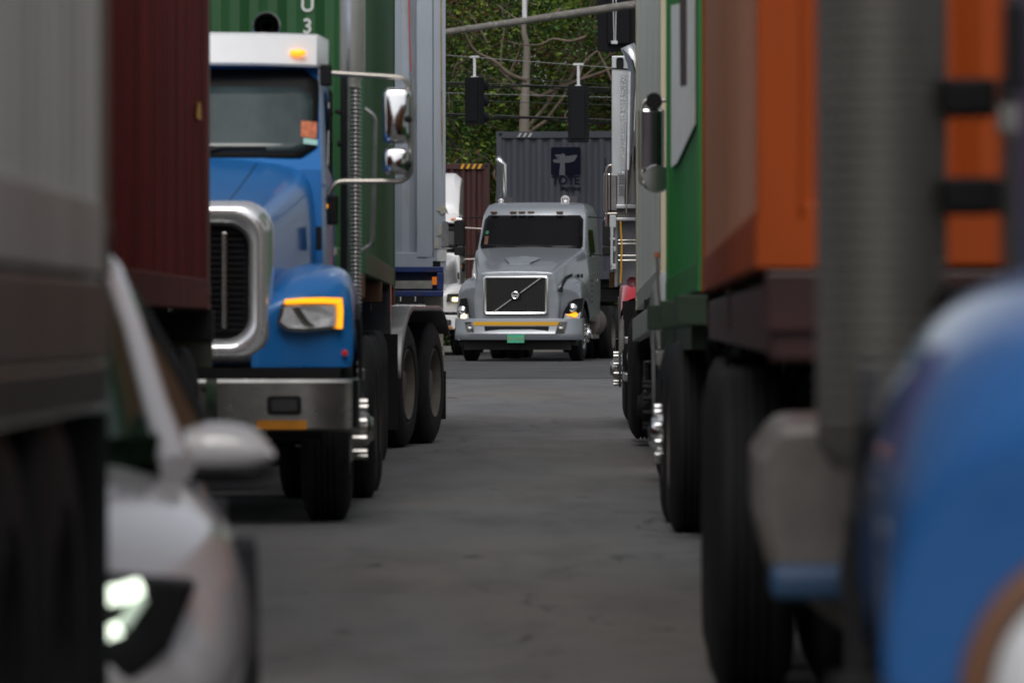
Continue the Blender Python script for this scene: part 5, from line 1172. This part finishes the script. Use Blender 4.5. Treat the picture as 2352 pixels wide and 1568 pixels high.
def tree(label, x, y, h, spread, seed, base=.16, per=150, rad=.42, lean=0, low=0, src=None, rz=0, sc=1, group='trees behind the junction', rm=None, dry=.16):
    T = thing('tree', label, 'tree', (x, y, gz(y) - .14), (0, 0, rz), group); T.scale = (sc, sc, sc)
    if src:
        for chd in src.children:
            c = chd.copy(); COL.objects.link(c); c.parent = T
            for g in chd.children:
                g2_ = g.copy(); COL.objects.link(g2_); g2_.parent = c
        return T
    rs = RS(seed); limbs, tips = grow(rs, base, h, spread, lean)
    for k in range(low):
        a = rs.uniform(0, 6.28); r = rs.uniform(.3, 1) * spread * .9; tips.append((r * math.cos(a), r * math.sin(a), rs.uniform(.3, h * .45)))
    b = MB(); b.tube(limbs[0][0], limbs[0][1], 14, r1=limbs[0][2]); tk = b.build('trunk', M['bark'], T, smooth=60)
    b = MB()
    for pts, r0, r1 in limbs[1:]: b.tube(pts, r0, 6, r1=r1, caps=False)
    b.build('branch', M['bark'], tk, smooth=60)
    me = crown_mesh('crown', tips, rad, per, seed, dry=dry); o = bpy.data.objects.new('crown', me); COL.objects.link(o); o.parent = T
    return T
t1 = tree('tall tree with straight pale trunk between the two hanging signals', .30, 135, 11, 3.9, 3, base=.13, per=190, rad=.5, low=60)
t2 = tree('broad leafy tree with bare crooked limbs behind the pale trunk', -2.6, 141, 13, 6.2, 11, base=.22, per=330, rad=.55, low=200, dry=.2)
t3 = tree('dense tree behind the slate grey container, right of the pale trunk', 4.2, 143, 13, 6.0, 23, base=.22, per=330, rad=.55, low=200, dry=.22)
i = 0
for x, y, s_, src, lb in ((-9, 146, 1.0, t3, 'dense tree left of the broad leafy tree'), (10.5, 148, 1.05, t2, 'dense tree right of the large signal plate'), (1.0, 152, 1.15, t3, 'tall dense tree standing behind the pale trunk'), (-5.2, 155, 1.15, t2, 'tall tree at the back left of the junction'), (7.0, 156, 1.2, t3, 'tall tree at the back right of the junction'),
                          (-16, 150, 1.1, t2, 'outer tree left of the dense left tree'), (17.5, 150, 1.1, t3, 'outer tree right of the dense right tree'), (-24, 154, 1.2, t3, 'outermost tree on the left of the junction'), (25, 154, 1.2, t2, 'outermost tree on the right of the junction')):
    i += 1; tree(lb, x, y, 0, 0, 0, src=src, rz=i * 1.3, sc=s_)
# bare curved limbs in front of the foliage
def limb(pts, r, par): q = MB(); q.tube(pts, r, 8, r1=.012); return q.build('branch', M['bark'], par, smooth=60)
def TL(par, lst, d): return [tuple(W(u, v, d) - par.location) for u, v in lst]
def sm(pts, n=4):
    pts = [Vector(p) for p in pts]; out = []
    for i in range(len(pts) - 1):
        p0, p1, p2, p3 = pts[max(0, i - 1)], pts[i], pts[i + 1], pts[min(len(pts) - 1, i + 2)]
        for k in range(n): t = k / n; out.append(.5 * ((2 * p1) + (p2 - p0) * t + (2 * p0 - 5 * p1 + 4 * p2 - p3) * t * t + (3 * p1 - p0 - 3 * p2 + p3) * t ** 3))
    return out + [pts[-1]]
for lst, r, d in (([(1290, 20), (1262, 40), (1225, 50), (1190, 45), (1165, 30), (1140, 10)], .045, 131), ([(1210, 185), (1170, 170), (1135, 140), (1095, 120), (1075, 90), (1060, 55)], .05, 131.5),
                 ([(1345, 85), (1310, 95), (1270, 90), (1240, 103), (1200, 103), (1165, 95)], .035, 130.5), ([(1330, 178), (1345, 140), (1390, 108), (1420, 112)], .03, 130), ([(1405, 185), (1390, 150), (1375, 120), (1380, 95), (1370, 60)], .03, 130.2),
                 ([(1345, 200), (1335, 230), (1310, 250), (1298, 265), (1305, 290)], .022, 130), ([(1150, 150), (1152, 110), (1158, 60), (1150, 10)], .03, 132), ([(1120, 100), (1098, 60), (1070, 20)], .03, 132)):
    limb(sm(TL(t1, lst, d)), r, t1)
tb = MB(); pts = sm(TL(t1, [(1204, 700), (1204, 300), (1207, 200), (1210, 110), (1203, 60), (1218, -60)], 131.6)); tb.tube(pts, .14, 14, r1=.04)
for c_ in list(t1.children):
    if c_.name.startswith('trunk'): old = c_
me_o = old.data; nw = tb.build('trunk_tmp', mat('pale_bark', (.19, .165, .14), .9, var=.3, vscale=3, stretch=3, bump=.6), t1, smooth=60); old.data = nw.data; bpy.data.objects.remove(nw)
